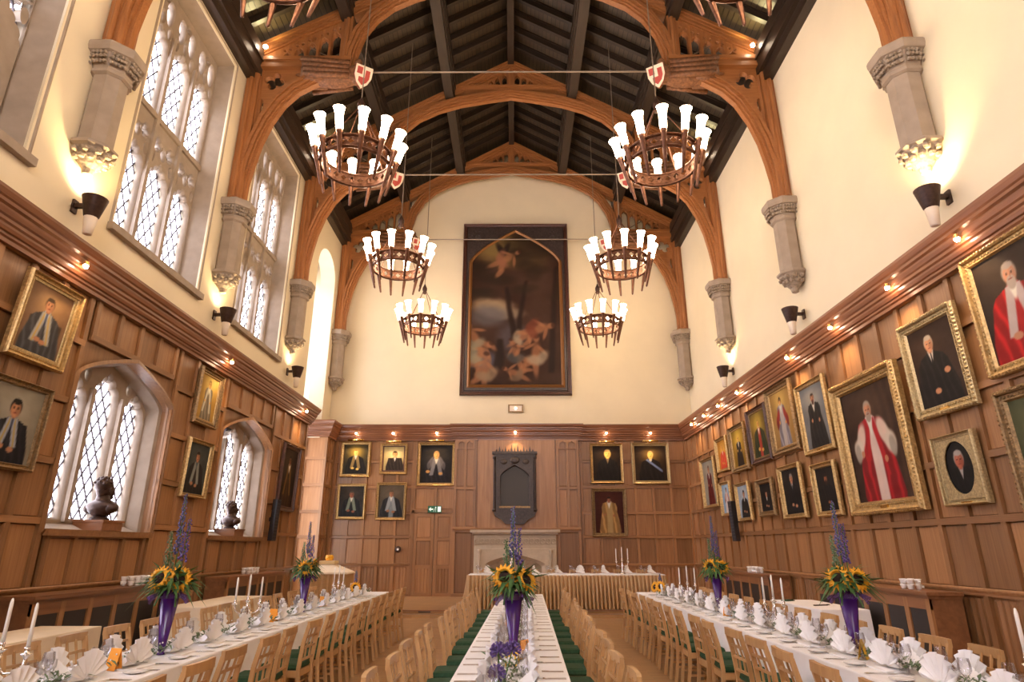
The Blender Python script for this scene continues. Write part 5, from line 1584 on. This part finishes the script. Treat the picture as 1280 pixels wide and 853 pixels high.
NAP = fan_napkin()
PLT = MB().lathe([(0.04, 0.0), (0.045, 0.004), (0.075, 0.010), (0.08, 0.014), (0.074, 0.014), (0.05, 0.008), (0.0, 0.007)], 18, caps=False).mesh('china', smooth=True)
GLS = MB().lathe([(0.035, 0.0), (0.032, 0.004), (0.006, 0.010), (0.004, 0.085), (0.018, 0.10), (0.036, 0.13), (0.038, 0.155), (0.031, 0.20)], 12, caps=False).mesh('glass', smooth=True)
TUM = MB().lathe([(0.032, 0.0), (0.03, 0.003), (0.005, 0.008), (0.004, 0.06), (0.022, 0.072), (0.036, 0.10), (0.034, 0.145)], 12, caps=False).mesh('glass', smooth=True)


def knife():
    o = [(-0.006, -0.105), (0.006, -0.105), (0.006, 0.0), (0.010, 0.01), (0.010, 0.085), (0.004, 0.11), (-0.006, 0.115)]
    b = MB(); n = len(o)
    b.add([(x, y, 0.001) for x, y in o] + [(x, y, 0.004) for x, y in o], [tuple(range(n)), tuple(range(2 * n - 1, n - 1, -1))] + [(i, (i + 1) % n, n + (i + 1) % n, n + i) for i in range(n)])
    return b.mesh('silver')


def fork():
    b = MB().box(-0.005, -0.10, 0.001, 0.005, 0.03, 0.004)
    b.add([(-0.004, 0.03, 0.002), (0.004, 0.03, 0.002), (0.012, 0.055, 0.005), (-0.012, 0.055, 0.005)], [(0, 1, 2, 3)])
    for k in range(4): b.box(-0.012 + k * 0.0065, 0.05, 0.004, -0.0085 + k * 0.0065, 0.10, 0.006)
    return b.mesh('silver')


KNF, FRK = knife(), fork()

# ================================================================== TABLES
YN, YF = 3.3, 13.5
seatrow = lambda y0, n, st: [y0 + k * st for k in range(n)]


def cloth_mesh(wd, L_, drop, m='cloth'):
    """tablecloth centred on x, running 0..L_ in y, top at z=0"""
    b = MB()
    n = int(L_ / 0.3); m_ = 6
    top = []
    per = []
    for k in range(m_): per.append((-wd / 2 + wd * k / m_, 0.0, 0, -1))
    for k in range(n): per.append((wd / 2, L_ * k / n, 1, 0))
    for k in range(m_): per.append((wd / 2 - wd * k / m_, L_, 0, 1))
    for k in range(n): per.append((-wd / 2, L_ - L_ * k / n, -1, 0))
    r = random.Random(int(L_ * 10))
    l0 = [(x, y, 0.006) for x, y, _, _ in per]
    l1 = [(x + nx * 0.006, y + ny * 0.006, -0.004) for x, y, nx, ny in per]
    l2 = [(x + nx * (0.012 + r.uniform(0, .012)), y + ny * (0.012 + r.uniform(0, .012)), -drop * 0.5) for x, y, nx, ny in per]
    l3 = [(x + nx * (0.015 + r.uniform(0, .025)), y + ny * (0.015 + r.uniform(0, .025)), -drop) for x, y, nx, ny in per]
    b.loops([l0, l1, l2, l3]); b.add(l0, [tuple(range(len(l0)))])
    return b.mesh(m, smooth=False)


def table(label, clabel, x, y0, L_, wd, ang=0.0, z=0.0, drop=0.28, m='cloth', tz=TZ):
    t = thing('banquet_table', label, 'table', None, (x, y0, z), (0, 0, ang))
    obj('tabletop', MB().box(-wd / 2 + 0.004, 0.004, tz - 0.03, wd / 2 - 0.004, L_ - 0.004, tz).mesh('beech'), t)
    k = max(2, int(L_ / 1.8) + 1)
    for i in range(k):
        yy = 0.15 + (L_ - 0.3) * i / (k - 1)
        for s in (-1, 1):
            obj('leg', MB().box(s * (wd / 2 - 0.09) - 0.02, yy - 0.02, 0, s * (wd / 2 - 0.09) + 0.02, yy + 0.02, tz - 0.03).mesh('beech'), t)
    c = thing('tablecloth', clabel, 'tablecloth', cloth_mesh(wd, L_, drop, m), (x, y0, z + tz), (0, 0, ang))
    return t


ANG = 0.0205
CX = lambda y: -0.03 + ANG * (y - 4.68)           # axis of the central table
table('long central banquet table of light wood under its white cloth', 'white cloth on the long central banquet table', CX(3.3), 3.3, 9.6, 0.81, -ANG)
LX0, LX1 = -3.38, -2.58
RX0, RX1 = 2.48, 3.26
table('long banquet table beside the window wall under its white cloth', 'white cloth on the long table beside the window wall', (LX0 + LX1) / 2, 3.0, 10.6, LX1 - LX0)
table('long banquet table beside the portrait wall under its white cloth', 'white cloth on the long table beside the portrait wall', (RX0 + RX1) / 2, 3.0, 10.5, RX1 - RX0)


def setting(edge_x, y, inn, rz, tag_, zt, k, cards=True, far=False):
    """one place: edge_x edge of the table, inn = +1/-1 direction to table centre along x; rz: heading of the diner (local +y points inward)"""
    q = radians(rz)
    ux, uy = -sin(q), cos(q)         # inward
    vx, vy = cos(q), sin(q)          # diner's right

    def P(r_, i_): return (edge_x + ux * i_ + vx * r_, y + uy * i_ + vy * r_, zt)
    at = '%s place from the near end, %s' % (ORD[k], tag_)
    jit = random.uniform(-0.12, 0.12)
    thing('fan_napkin', 'white fan-folded napkin, ' + at, 'napkin', NAP, P(random.uniform(-.02, .02), 0.255), (0, 0, q + jit), 'fan napkins on the tables')
    for r_, nm in ((-0.115, 'inner'), (-0.145, 'outer')):
        thing('dinner_fork', 'silver %s fork, %s' % (nm, at), 'fork', FRK, P(r_, 0.125), (0, 0, q + random.uniform(-.06, .06)), 'forks on the tables')
    for r_, nm in ((0.115, 'inner'), (0.145, 'outer')):
        thing('dinner_knife', 'silver %s knife, %s' % (nm, at), 'knife', KNF, P(r_, 0.13), (0, 0, q + random.uniform(-.06, .06)), 'knives on the tables')
    if 'central' not in tag_: thing('side_plate', 'small white plate, ' + at, 'plate', PLT, P(-0.235, 0.14), (0, 0, 0), 'side plates on the tables')
    thing('wine_glass', 'stemmed wine glass, ' + at, 'glass', GLS, P(0.17, 0.315), (0, 0, 0), 'wine glasses on the tables')
    thing('water_goblet', 'short water goblet, ' + at, 'glass', TUM, P(0.10, 0.29), (0, 0, 0), 'water goblets on the tables')


ZT = TZ + 0.007
rows = [
    # edge x, chair x, heading (chair faces), y list, table tag, chair tag
    (lambda y: LX1, lambda y: -2.36, 90, [3.95 + 0.61 * k for k in range(15)], 'aisle side of window-wall table', 'aisle side of window-wall table'),
    (lambda y: LX0, lambda y: -3.60, -90, [4.05 + 0.62 * k for k in range(15)], 'wall side of window-wall table', 'wall side of window-wall table'),
    (lambda y: CX(y) - 0.405, lambda y: CX(y) - 0.565, -90, [4.15 + 0.625 * k for k in range(14)], 'window side of central table', 'window side of central table'),
    (lambda y: CX(y) + 0.405, lambda y: CX(y) + 0.505, 90, [4.25 + 0.62 * k for k in range(14)], 'portrait side of central table', 'portrait side of central table'),
    (lambda y: RX0, lambda y: 2.27, -90, [3.85 + 0.61 * k for k in range(15)], 'aisle side of portrait-wall table', 'aisle side of portrait-wall table'),
    (lambda y: RX1, lambda y: 3.28, 90, [3.95 + 0.62 * k for k in range(15)], 'wall side of portrait-wall table', 'wall side of portrait-wall table'),
]
for ri, (ex, cx, rz, ys, tg, ctag) in enumerate(rows):
    for k, y in enumerate(ys):
        jy = random.uniform(-0.04, 0.04)
        inx = -1 if rz == 90 else 1
        jx = random.uniform(-0.02, 0.035)
        chair(cx(y) - inx * jx, y + jy, rz + random.uniform(-3.5, 3.5), 'light beech lattice-back chair, %s from the near end, %s' % (ORD[k], ctag), 'dining chairs along the banquet tables')
        setting(ex(y), y, 0, rz, tg, ZT, k)

# ------------------------------------------------------------------ high table on the dais
hz = 0.80
HX0, HX1, HY0, HY1 = -1.15, 3.75, 16.46, 17.25
t = table('long high table on the dais behind gold skirting', 'white cloth top of the high table on the dais', (HX0 + HX1) / 2, HY0, HY1 - HY0, HX1 - HX0, 0, DAIS, 0.03, 'cloth', hz)
b = MB()
pth = []
npl = 210
per = [((HX0, HY1), (HX0, HY0), (-1, 0)), ((HX0, HY0), (HX1, HY0), (0, -1)), ((HX1, HY0), (HX1, HY1), (1, 0))]
lt, lm, lb_ = [], [], []
i = 0
for (p, q, n_) in per:
    L_ = math.hypot(q[0] - p[0], q[1] - p[1]); c = int(L_ / 0.024)
    for k in range(c + 1):
        f_ = k / c
        x = p[0] + (q[0] - p[0]) * f_; y = p[1] + (q[1] - p[1]) * f_
        ph = (i % 4); d = (-0.03, 0.055, 0.075, 0.05)[ph]; i += 1
        fl_ = 0.03 + 0.05 * (n_[0] != 0)
        lt.append((x + n_[0] * (0.022 + d * 0.3), y + n_[1] * (0.022 + d * 0.3), DAIS + hz - 0.01))
        lm.append((x + n_[0] * (0.03 + d), y + n_[1] * (0.03 + d), DAIS + 0.4))
        lb_.append((x + n_[0] * (fl_ + d * 1.6), y + n_[1] * (0.03 + d * 1.6), DAIS + 0.02))
n = len(lt)
b.add(lt + lm + lb_, [(k, k + 1, n + k + 1, n + k) for k in range(n - 1)] + [(n + k, n + k + 1, 2 * n + k + 1, 2 * n + k) for k in range(n - 1)])
thing('table_skirt', 'pleated gold skirting hung round the high table', 'table skirt', b.mesh('gold_cloth', fix=False))
for k in range(8):
    x = -0.75 + k * 0.60
    chair(x, 17.42, 180, 'light beech chair behind the high table, %s from the door end' % ORD[k], 'chairs behind the high table', DAIS)
    zt = DAIS + hz + 0.007
    thing('fan_napkin', 'white napkin on the high table, %s from the door end' % ORD[k], 'napkin', NAP, (x + 0.05, 17.0, zt), (0, 0, radians(180 + random.uniform(40, 80))), 'fan napkins on the high table')
    thing('wine_glass', 'wine glass on the high table, %s from the door end' % ORD[k], 'glass', GLS, (x - 0.2, 16.9, zt), (0, 0, 0), 'wine glasses on the high table')
    thing('water_goblet', 'water goblet on the high table, %s from the door end' % ORD[k], 'glass', TUM, (x - 0.12, 16.86, zt), (0, 0, 0), 'water goblets on the high table')
    thing('side_plate', 'side plate on the high table, %s from the door end' % ORD[k], 'plate', PLT, (x + 0.24, 17.05, zt), (0, 0, 0), 'side plates on the high table')

# ------------------------------------------------------------------ side tables
def side_table(label, clabel, x0, y0, x1, y1, m='cream_cloth', drop=0.62):
    t = thing('side_table', label, 'table', None, (x0, y0, 0))
    w_, l_ = x1 - x0, y1 - y0
    obj('tabletop', MB().box(0.005, 0.005, TZ - 0.03, w_ - 0.005, l_ - 0.005, TZ).mesh('beech'), t)
    for xx in (0.06, w_ - 0.06):
        for yy in (0.06, l_ - 0.06):
            obj('leg', MB().box(xx - 0.02, yy - 0.02, 0, xx + 0.02, yy + 0.02, TZ - 0.03).mesh('beech'), t)
    thing('tablecloth', clabel, 'tablecloth', cloth_mesh(w_, l_, drop, m), ((x0 + x1) / 2, y0, TZ))


side_table('serving table nearest on the window side, in front of the oak cabinet', 'long white cloth, buff for shade, on the nearest window-side serving table', -5.45, 6.0, -4.75, 7.75)
side_table('serving table behind the sunflower vase on the window side', 'long white cloth, buff for shade, on the serving table behind the window-side sunflower vase', -5.35, 10.1, -4.70, 12.5)
side_table('serving table in front of the portrait-wall cabinet', 'long white cloth on the portrait-wall serving table', 4.45, 9.75, 5.15, 11.6, 'cloth')
# dark tray / server on the portrait side table
thing('serving_spoon', 'dark serving cutlery bundle lying on the white portrait-side serving table', 'cutlery', MB().box(-0.12, -0.02, 0, 0.12, 0.02, 0.015).ell((0.14, 0, 0.012), (0.04, 0.025, 0.008), 8, 4).mesh('bronze'), (4.75, 10.4, TZ + 0.008), (0, 0, 0.3))
thing('serving_cloth', 'dark green folded cloth on the far end of the white portrait-side serving table', 'cloth', MB().box(-0.1, -0.06, 0, 0.1, 0.06, 0.012).box(-0.09, -0.05, 0.012, 0.08, 0.05, 0.022).mesh('green'), (4.62, 11.3, TZ + 0.008), (0, 0, 0.5))

# cake table in the far corner on the dais
cxk, cyk = -5.27, 18.6
t = thing('cake_table', 'small table with gold pleated skirt on the dais near the recess', 'table', None, (cxk, cyk, DAIS))
obj('tabletop', MB().box(-0.6, -0.4, 0.74, 0.6, 0.4, 0.77).mesh('beech'), t)
b = MB(); n = 96; l0 = []; l1 = []
for k in range(n):
    f_ = k / n * 4; sd = int(f_); f_ -= sd
    c = [(-0.61, -0.41), (0.61, -0.41), (0.61, 0.41), (-0.61, 0.41)]
    p, q = c[sd], c[(sd + 1) % 4]
    d = 0.025 * (k % 3)
    nx_, ny_ = [(0, -1), (1, 0), (0, 1), (-1, 0)][sd]
    x, y = p[0] + (q[0] - p[0]) * f_, p[1] + (q[1] - p[1]) * f_
    l0.append((x + nx_ * d * 0.3, y + ny_ * d * 0.3, 0.765)); l1.append((x + nx_ * d, y + ny_ * d, 0.02))
b.loops([l0, l1])
obj('skirt', b.mesh('gold_cloth', fix=False), t)
lab(obj('cloth_top', MB().loops([[(-.66, -.46, .745), (.66, -.46, .745), (.66, .46, .745), (-.66, .46, .745)], [(-.64, -.44, .79), (.64, -.44, .79), (.64, .44, .79), (-.64, .44, .79)], [(-.17, -.17, 1.0), (.17, -.17, 1.0), (.17, .17, 1.0), (-.17, .17, 1.0)]]).add([(-.17, -.17, 1.0), (.17, -.17, 1.0), (.17, .17, 1.0), (-.17, .17, 1.0)], [(0, 1, 2, 3)]).mesh('cream_cloth'), t), 'cream draped sloping top')
t = thing('cake', 'square cream cake block with a golden flower on the gold-skirted table', 'cake', MB().box(-0.22, -0.2, 0, 0.22, 0.2, 0.09).mesh(mat('icing', (0.80, 0.62, 0.33), 0.6)), (cxk, cyk, DAIS + 1.002))
b = MB()
for k in range(10):
    a = 2 * pi * k / 10
    b.ell((0.07 * cos(a), 0.07 * sin(a), 0.17), (0.05, 0.05, 0.075), 8, 6)
lab(obj('golden_flower', b.mesh('petal', smooth=True), t), 'gold ribbed flower head')

# ================================================================== FLOWERS, CANDLES, MENUS
def leafm(b, p, d, L_, wd, droop=0.3):
    p = Vector(p); d = Vector(d).normalized()
    s = d.cross(Vector((0, 0, 1)))
    if s.length < 1e-3: s = Vector((1, 0, 0))
    s.normalize()
    m_ = p + d * L_ * 0.5 + Vector((0, 0, L_ * 0.05)); e = p + d * L_ - Vector((0, 0, L_ * droop))
    b.add([p, m_ + s * wd / 2, e, m_ - s * wd / 2], [(0, 1, 2, 3)])


def sunflower_meshes():
    b = MB()
    for ring, (n, r0, r1, dz) in enumerate(((16, 0.028, 0.088, 0.0), (14, 0.028, 0.074, -0.012))):
        for k in range(n):
            a = 2 * pi * (k + 0.5 * ring) / n
            ca, sa = cos(a), sin(a); w_ = 0.014
            b.add([(r0 * ca, -0.004 + dz * .2, r0 * sa), (0.6 * r1 * ca - w_ * sa, -0.02 + dz, 0.6 * r1 * sa + w_ * ca), (r1 * ca, -0.012 + dz, r1 * sa), (0.6 * r1 * ca + w_ * sa, -0.02 + dz, 0.6 * r1 * sa - w_ * ca)], [(0, 1, 2, 3)])
    pet = b.mesh('petal', fix=False)
    dsc = MB().ell((0, -0.012, 0), (0.038, 0.018, 0.038), 12, 6).mesh('disc', smooth=True)
    st = MB().tube([(0, 0.01, 0), (0, 0.05, -0.06), (0, 0.03, -0.16)], 0.006, 6).mesh('leaf')
    return pet, dsc, st


SUN = sunflower_meshes()


def spire(h, m, seed, n=70):
    r = random.Random(seed); b = MB()
    for k in range(n):
        f_ = k / n
        z = 0.02 + h * f_
        rad = 0.024 * (1 - 0.75 * f_) + 0.005
        a = k * 2.4 + r.uniform(-.5, .5); rad *= r.uniform(.6, 1.35)
        q = r.uniform(.7, 1.15) * 0.0135 * (1 - 0.5 * f_)
        b.ell((rad * cos(a), rad * sin(a), z), (q, q, q), 6, 4)
    return b.mesh(m, smooth=False)


def foliage(seed, n=90, spread=0.2, m='leaf', up=0.5, L_=(0.1, 0.24), wd=0.022):
    r = random.Random(seed); b = MB()
    for k in range(n):
        a = r.uniform(0, 2 * pi); el = r.uniform(-0.25, up * 1.6)
        d = (cos(a) * cos(el), sin(a) * cos(el), sin(el))
        leafm(b, (0.03 * cos(a), 0.03 * sin(a), r.uniform(-0.02, 0.05)), d, r.uniform(*L_), wd * r.uniform(.6, 1.4), r.uniform(0.0, 0.5))
    return b.mesh(m, fix=False)


VASE = MB().lathe([(0.035, 0.0), (0.03, 0.01), (0.026, 0.03), (0.085, 0.50), (0.082, 0.50), (0.024, 0.05)], 16).mesh('purple', smooth=True)


def bow():
    b = MB()
    for s in (-1, 1):
        for j in range(2):
            P = [(0, -0.05, 0.47), (s * (0.06 + .02 * j), -0.07 - .02 * j, 0.50 - .02 * j), (s * (0.11 + .02 * j), -0.05, 0.465 - .03 * j), (s * (0.17 - .02 * j), -0.03, 0.44 - .04 * j)]
            for p, q in zip(P[:-1], P[1:]): b.bar(p, q, 0.028, 0.004, (0, 1, 0.3))
    b.tube([(0, -0.06, 0.45), (0, -0.06, 0.49)], 0.022, 8)
    b.lathe([(0.086, 0.44), (0.092, 0.46), (0.092, 0.48), (0.089, 0.49)], 14, caps=False)
    return b.mesh('tulle', fix=False)


BOW = bow()


def arrangement(label, x, y, seed, h_sp=0.52, tall=True, suns=(), rz=0.0, group=None):
    z0 = ZT
    t = thing('flower_arrangement', label, 'flowers', None, (x, y, z0), (0, 0, rz), group)
    zt = 0.50 if tall else 0.06
    if tall:
        lab(obj('vase', VASE, t), 'tall purple cone vase'); lab(obj('tulle_bow', BOW, t), 'purple tulle bow')
    else:
        lab(obj('bowl', MB().lathe([(0.06, 0), (0.08, 0.03), (0.09, 0.08), (0.08, 0.08)], 14).mesh('china', smooth=True), t), 'low white bowl')
    stuff(obj('foliage', foliage(seed, 190 if tall else 60, m='leaf', wd=0.036, L_=(0.15, 0.32) if tall else (0.06, 0.14)), t, (0, 0, zt + 0.04)))
    stuff(obj('pale_foliage', foliage(seed + 5, 50, m='leaf_pale', up=0.8, L_=(0.12, 0.30) if tall else (0.06, 0.16), wd=0.012), t, (0, 0, zt + 0.05)))
    for (px, py, pz, a, el) in suns:
        f_ = obj('sunflower', SUN[0], t, (px, py, zt + pz), (radians(el), 0, radians(a)), (1.3,) * 3)
        lab(obj('seed_disc', SUN[1], f_), 'dark brown centre'); obj('stem', SUN[2], f_)
    if h_sp:
        r = random.Random(seed)
        for k in range(3 if tall else 1):
            hh = h_sp * (1, .7, .55)[k]
            dx = (0.0, 0.045, -0.05)[k]
            sp_ = lab(obj('delphinium_spire', spire(hh * 0.72, ('delph', 'violet', 'leaf_pale')[k], seed + k, int(58 * hh / .5)), t, (dx, (0, .03, -.02)[k], zt + 0.08 + hh * 0.28), (r.uniform(-.05, .05), dx * 0.9, 0)), 'blue violet flower spike')
            obj('stem', MB().tube([(0, 0, -hh * 0.28 - 0.05), (0, 0, hh * 0.72)], 0.005, 6).mesh('leaf'), sp_)
    return t


SU1 = [(-0.07, -0.10, 0.10, -25, -18), (0.07, -0.10, 0.09, 22, -18), (0.02, 0.09, 0.10, 180, -20)]
LC = (LX0 + LX1) / 2; RC = (RX0 + RX1) / 2
arrangement('tall purple vase of sunflowers and delphiniums on the central table', CX(5.6), 5.6, 3, 0.60, True, [(-0.08, -0.10, 0.12, -20, -20), (0.09, -0.09, 0.09, 35, -25)], 0.1)
arrangement('tall purple vase with sunflowers, nearest on the window-wall table', LC, 5.75, 17, 0.72, True, SU1, 0.25)
arrangement('tall purple vase with sunflowers, farther on the window-wall table', LC, 9.4, 23, 0.62, True, [(0.0, -0.12, 0.08, 0, -10), (0.1, 0.0, 0.1, 80, -10)], 0.2)
arrangement('tall purple vase with sunflowers, nearest on the portrait-wall table', RC, 5.75, 31, 0.66, True, SU1, -0.25)
arrangement('tall purple vase with sunflowers, farther on the portrait-wall table', RC, 9.4, 37, 0.70, True, SU1, -0.2)
arrangement('low sunflower posy at the far end of the window-wall table', LC + 0.05, 12.2, 41, 0.30, False, [(0.0, -0.09, 0.10, 10, -15)], 0.2)
arrangement('low sunflower posy at the far end of the portrait-wall table', RC - 0.12, 12.5, 43, 0.24, False, [(0.0, -0.09, 0.10, -10, -15), (-.09, -.04, .09, -50, -15)], -0.2)

# agapanthus standing at the front of the central table
t = thing('agapanthus_vase', 'violet agapanthus globes on bare stems at the front of the central table', 'flowers', None, (-0.1, 4.3, ZT))
obj('vase', MB().lathe([(0.05, 0), (0.05, 0.05), (0.03, 0.09), (0.035, 0.12)], 12).mesh('glass', smooth=True), t)
for (dx, dy, hh, sd) in ((0.0, 0.0, 0.235, 1), (0.085, 0.05, 0.235, 2), (-0.01, -0.08, 0.12, 3)):
    b = MB(); r = random.Random(sd)
    for k in range(34):
        a = k * 2.399; el = math.asin(max(-0.5, 1 - 1.55 * (k + .5) / 34))
        d = Vector((cos(a) * cos(el), sin(a) * cos(el), sin(el)))
        b.tube([d * 0.004, d * 0.035, d * 0.058], [0.0015, 0.004, 0.0085], 5)
    fg = lab(obj('flower_globe', b.mesh('violet', fix=False), t, (dx, dy, hh)), 'violet blue globe of trumpet florets')
    obj('stem', MB().tube([(0, 0, 0), (-dx * 0.7, -dy * 0.7, 0.03 - hh)], 0.004, 6).mesh('leaf'), fg)


def garland(label, x, y0, y1, ang, seed):
    r = random.Random(seed); b = MB(); g = MB()
    y = 0.0; L_ = y1 - y0
    for k in range(int(L_ * 120)):
        yy = r.uniform(0, L_); xx = r.gauss(0, 0.045)
        a = r.uniform(0, 2 * pi); el = r.uniform(0.0, 0.9)
        leafm(b, (xx, yy, r.uniform(0.025, 0.05)), (cos(a) * cos(el), sin(a) * cos(el), sin(el)), r.uniform(0.05, 0.11), r.uniform(.014, .03), 0.2)
    for k in range(int(L_ * 55)):
        q = r.uniform(.005, .011)
        g.ell((r.gauss(0, 0.06), r.uniform(0, L_), r.uniform(0.03, 0.11)), (q, q, q), 5, 3)
    t = thing('table_garland', label, 'greenery', None, (x, y0, ZT), (0, 0, ang))
    stuff(obj('leaves', b.mesh('leaf_pale', fix=False), t)); stuff(lab(obj('white_florets', g.mesh('gyp', fix=False), t), 'tiny white blossoms'))


garland('leafy garland with tiny white flowers down the central table', CX(3.5), 3.5, 12.6, -ANG, 1)
garland('leafy garland with tiny white flowers down the window-wall table', LC, 3.3, 13.3, 0, 2)
garland('leafy garland with tiny white flowers down the portrait-wall table', RC, 3.3, 13.2, 0, 3)


def candelabra_meshes():
    b = MB()
    b.lathe([(0.07, 0.0), (0.07, 0.01), (0.03, 0.03), (0.012, 0.06), (0.02, 0.09), (0.010, 0.12), (0.018, 0.20), (0.010, 0.23), (0.014, 0.27)], 14)
    st = b.mesh('silver', smooth=True)
    arms = []
    cup = MB().lathe([(0.006, -0.03), (0.012, -0.015), (0.030, 0.0), (0.030, 0.004), (0.012, 0.008), (0.016, 0.03), (0.016, 0.04)], 12).mesh('silver', smooth=True)
    for s in (-1, 1):
        P = [(0, 0, 0.20), (s * 0.04, 0, 0.165), (s * 0.09, 0, 0.17), (s * 0.125, 0, 0.20), (s * 0.13, 0, 0.235)]
        arms.append(MB().tube(P, 0.007, 8).mesh('silver', smooth=True))
    can = MB().lathe([(0.011, 0.0), (0.0105, 0.22), (0.006, 0.245), (0.002, 0.25)], 10).mesh('candle', smooth=True)
    return st, arms, cup, can


CA = candelabra_meshes()


def candelabra(label, x, y, z, rz, sc=1.0, bare=False):
    t = thing('candelabra', label, 'candelabra', None, (x, y, z), (0, 0, rz), None, (sc,) * 3)
    lab(obj('stem', CA[0], t), 'turned silver stem')
    for a in CA[1]: obj('arm', a, t)
    for (px, pz) in ((0, 0.29), (-0.13, 0.26), (0.13, 0.26)):
        c = obj('candle_cup', CA[2], t, (px, 0, pz))
        lab(obj('candle', CA[3], c, (0, 0, 0.03)), 'tall white unlit candle')


for x, y, lb, rz in ((LC, 3.95, 'nearest on the window-wall table', 0.35), (LC, 7.45, 'middle of the window-wall table', 0.5), (LC, 11.2, 'far end of the window-wall table', 1.2), (RC, 3.65, 'nearest on the portrait-wall table', -0.3), (RC, 7.4, 'middle of the portrait-wall table', -1.1), (RC, 11.0, 'far end of the portrait-wall table', -0.6)):
    candelabra('three-branched silver candelabra with white candles, ' + lb, x, y, ZT, rz)
candelabra('three-branched silver candelabra on the high table', 2.75, 16.75, DAIS + hz + 0.007, 0.0, 1.15)
candelabra('three-branched silver candelabra on the high table before the fireplace', -0.08, 16.8, DAIS + hz + 0.007, 1.45, 1.15)


def menu(x, y, rz, m, lb):
    b = MB()
    b.add([(-0.052, 0.03, 0), (0.052, 0.03, 0), (0.052, 0.0, 0.145), (-0.052, 0.0, 0.145), (-0.052, -0.03, 0), (0.052, -0.03, 0)], [(0, 1, 2, 3), (3, 2, 5, 4)])
    me = b.mesh(m, fix=False)
    o = thing('menu_card', lb, 'card', me, (x, y, ZT), (0, 0, rz))
    md = o.modifiers.new('thick', 'SOLIDIFY'); md.thickness = 0.002


menu(LC + 0.03, 5.05, -0.35, 'menu', 'orange folded menu card nearest on the window-wall table')
menu(LC + 0.05, 8.15, -0.3, 'menu', 'orange folded menu card in the middle of the window-wall table')
menu(LC + 0.05, 10.2, -0.2, 'menu', 'orange folded menu card farthest on the window-wall table')
menu(RC - 0.05, 5.55, 0.9, 'menu_y', 'yellow folded menu card nearest on the portrait-wall table')
menu(RC - 0.1, 8.75, 0.5, 'menu', 'orange folded menu card in the middle of the portrait-wall table')
menu(CX(5.25) + 0.0, 5.22, 0.1, 'menu_y', 'yellow folded menu card in front of the central purple vase')
menu(CX(5.6) + 0.09, 5.5, 0.9, 'menu', 'orange folded menu card beside the central purple vase')
menu(CX(7.2) - 0.06, 7.0, 0.2, 'menu', 'orange folded menu card behind the central purple vase')
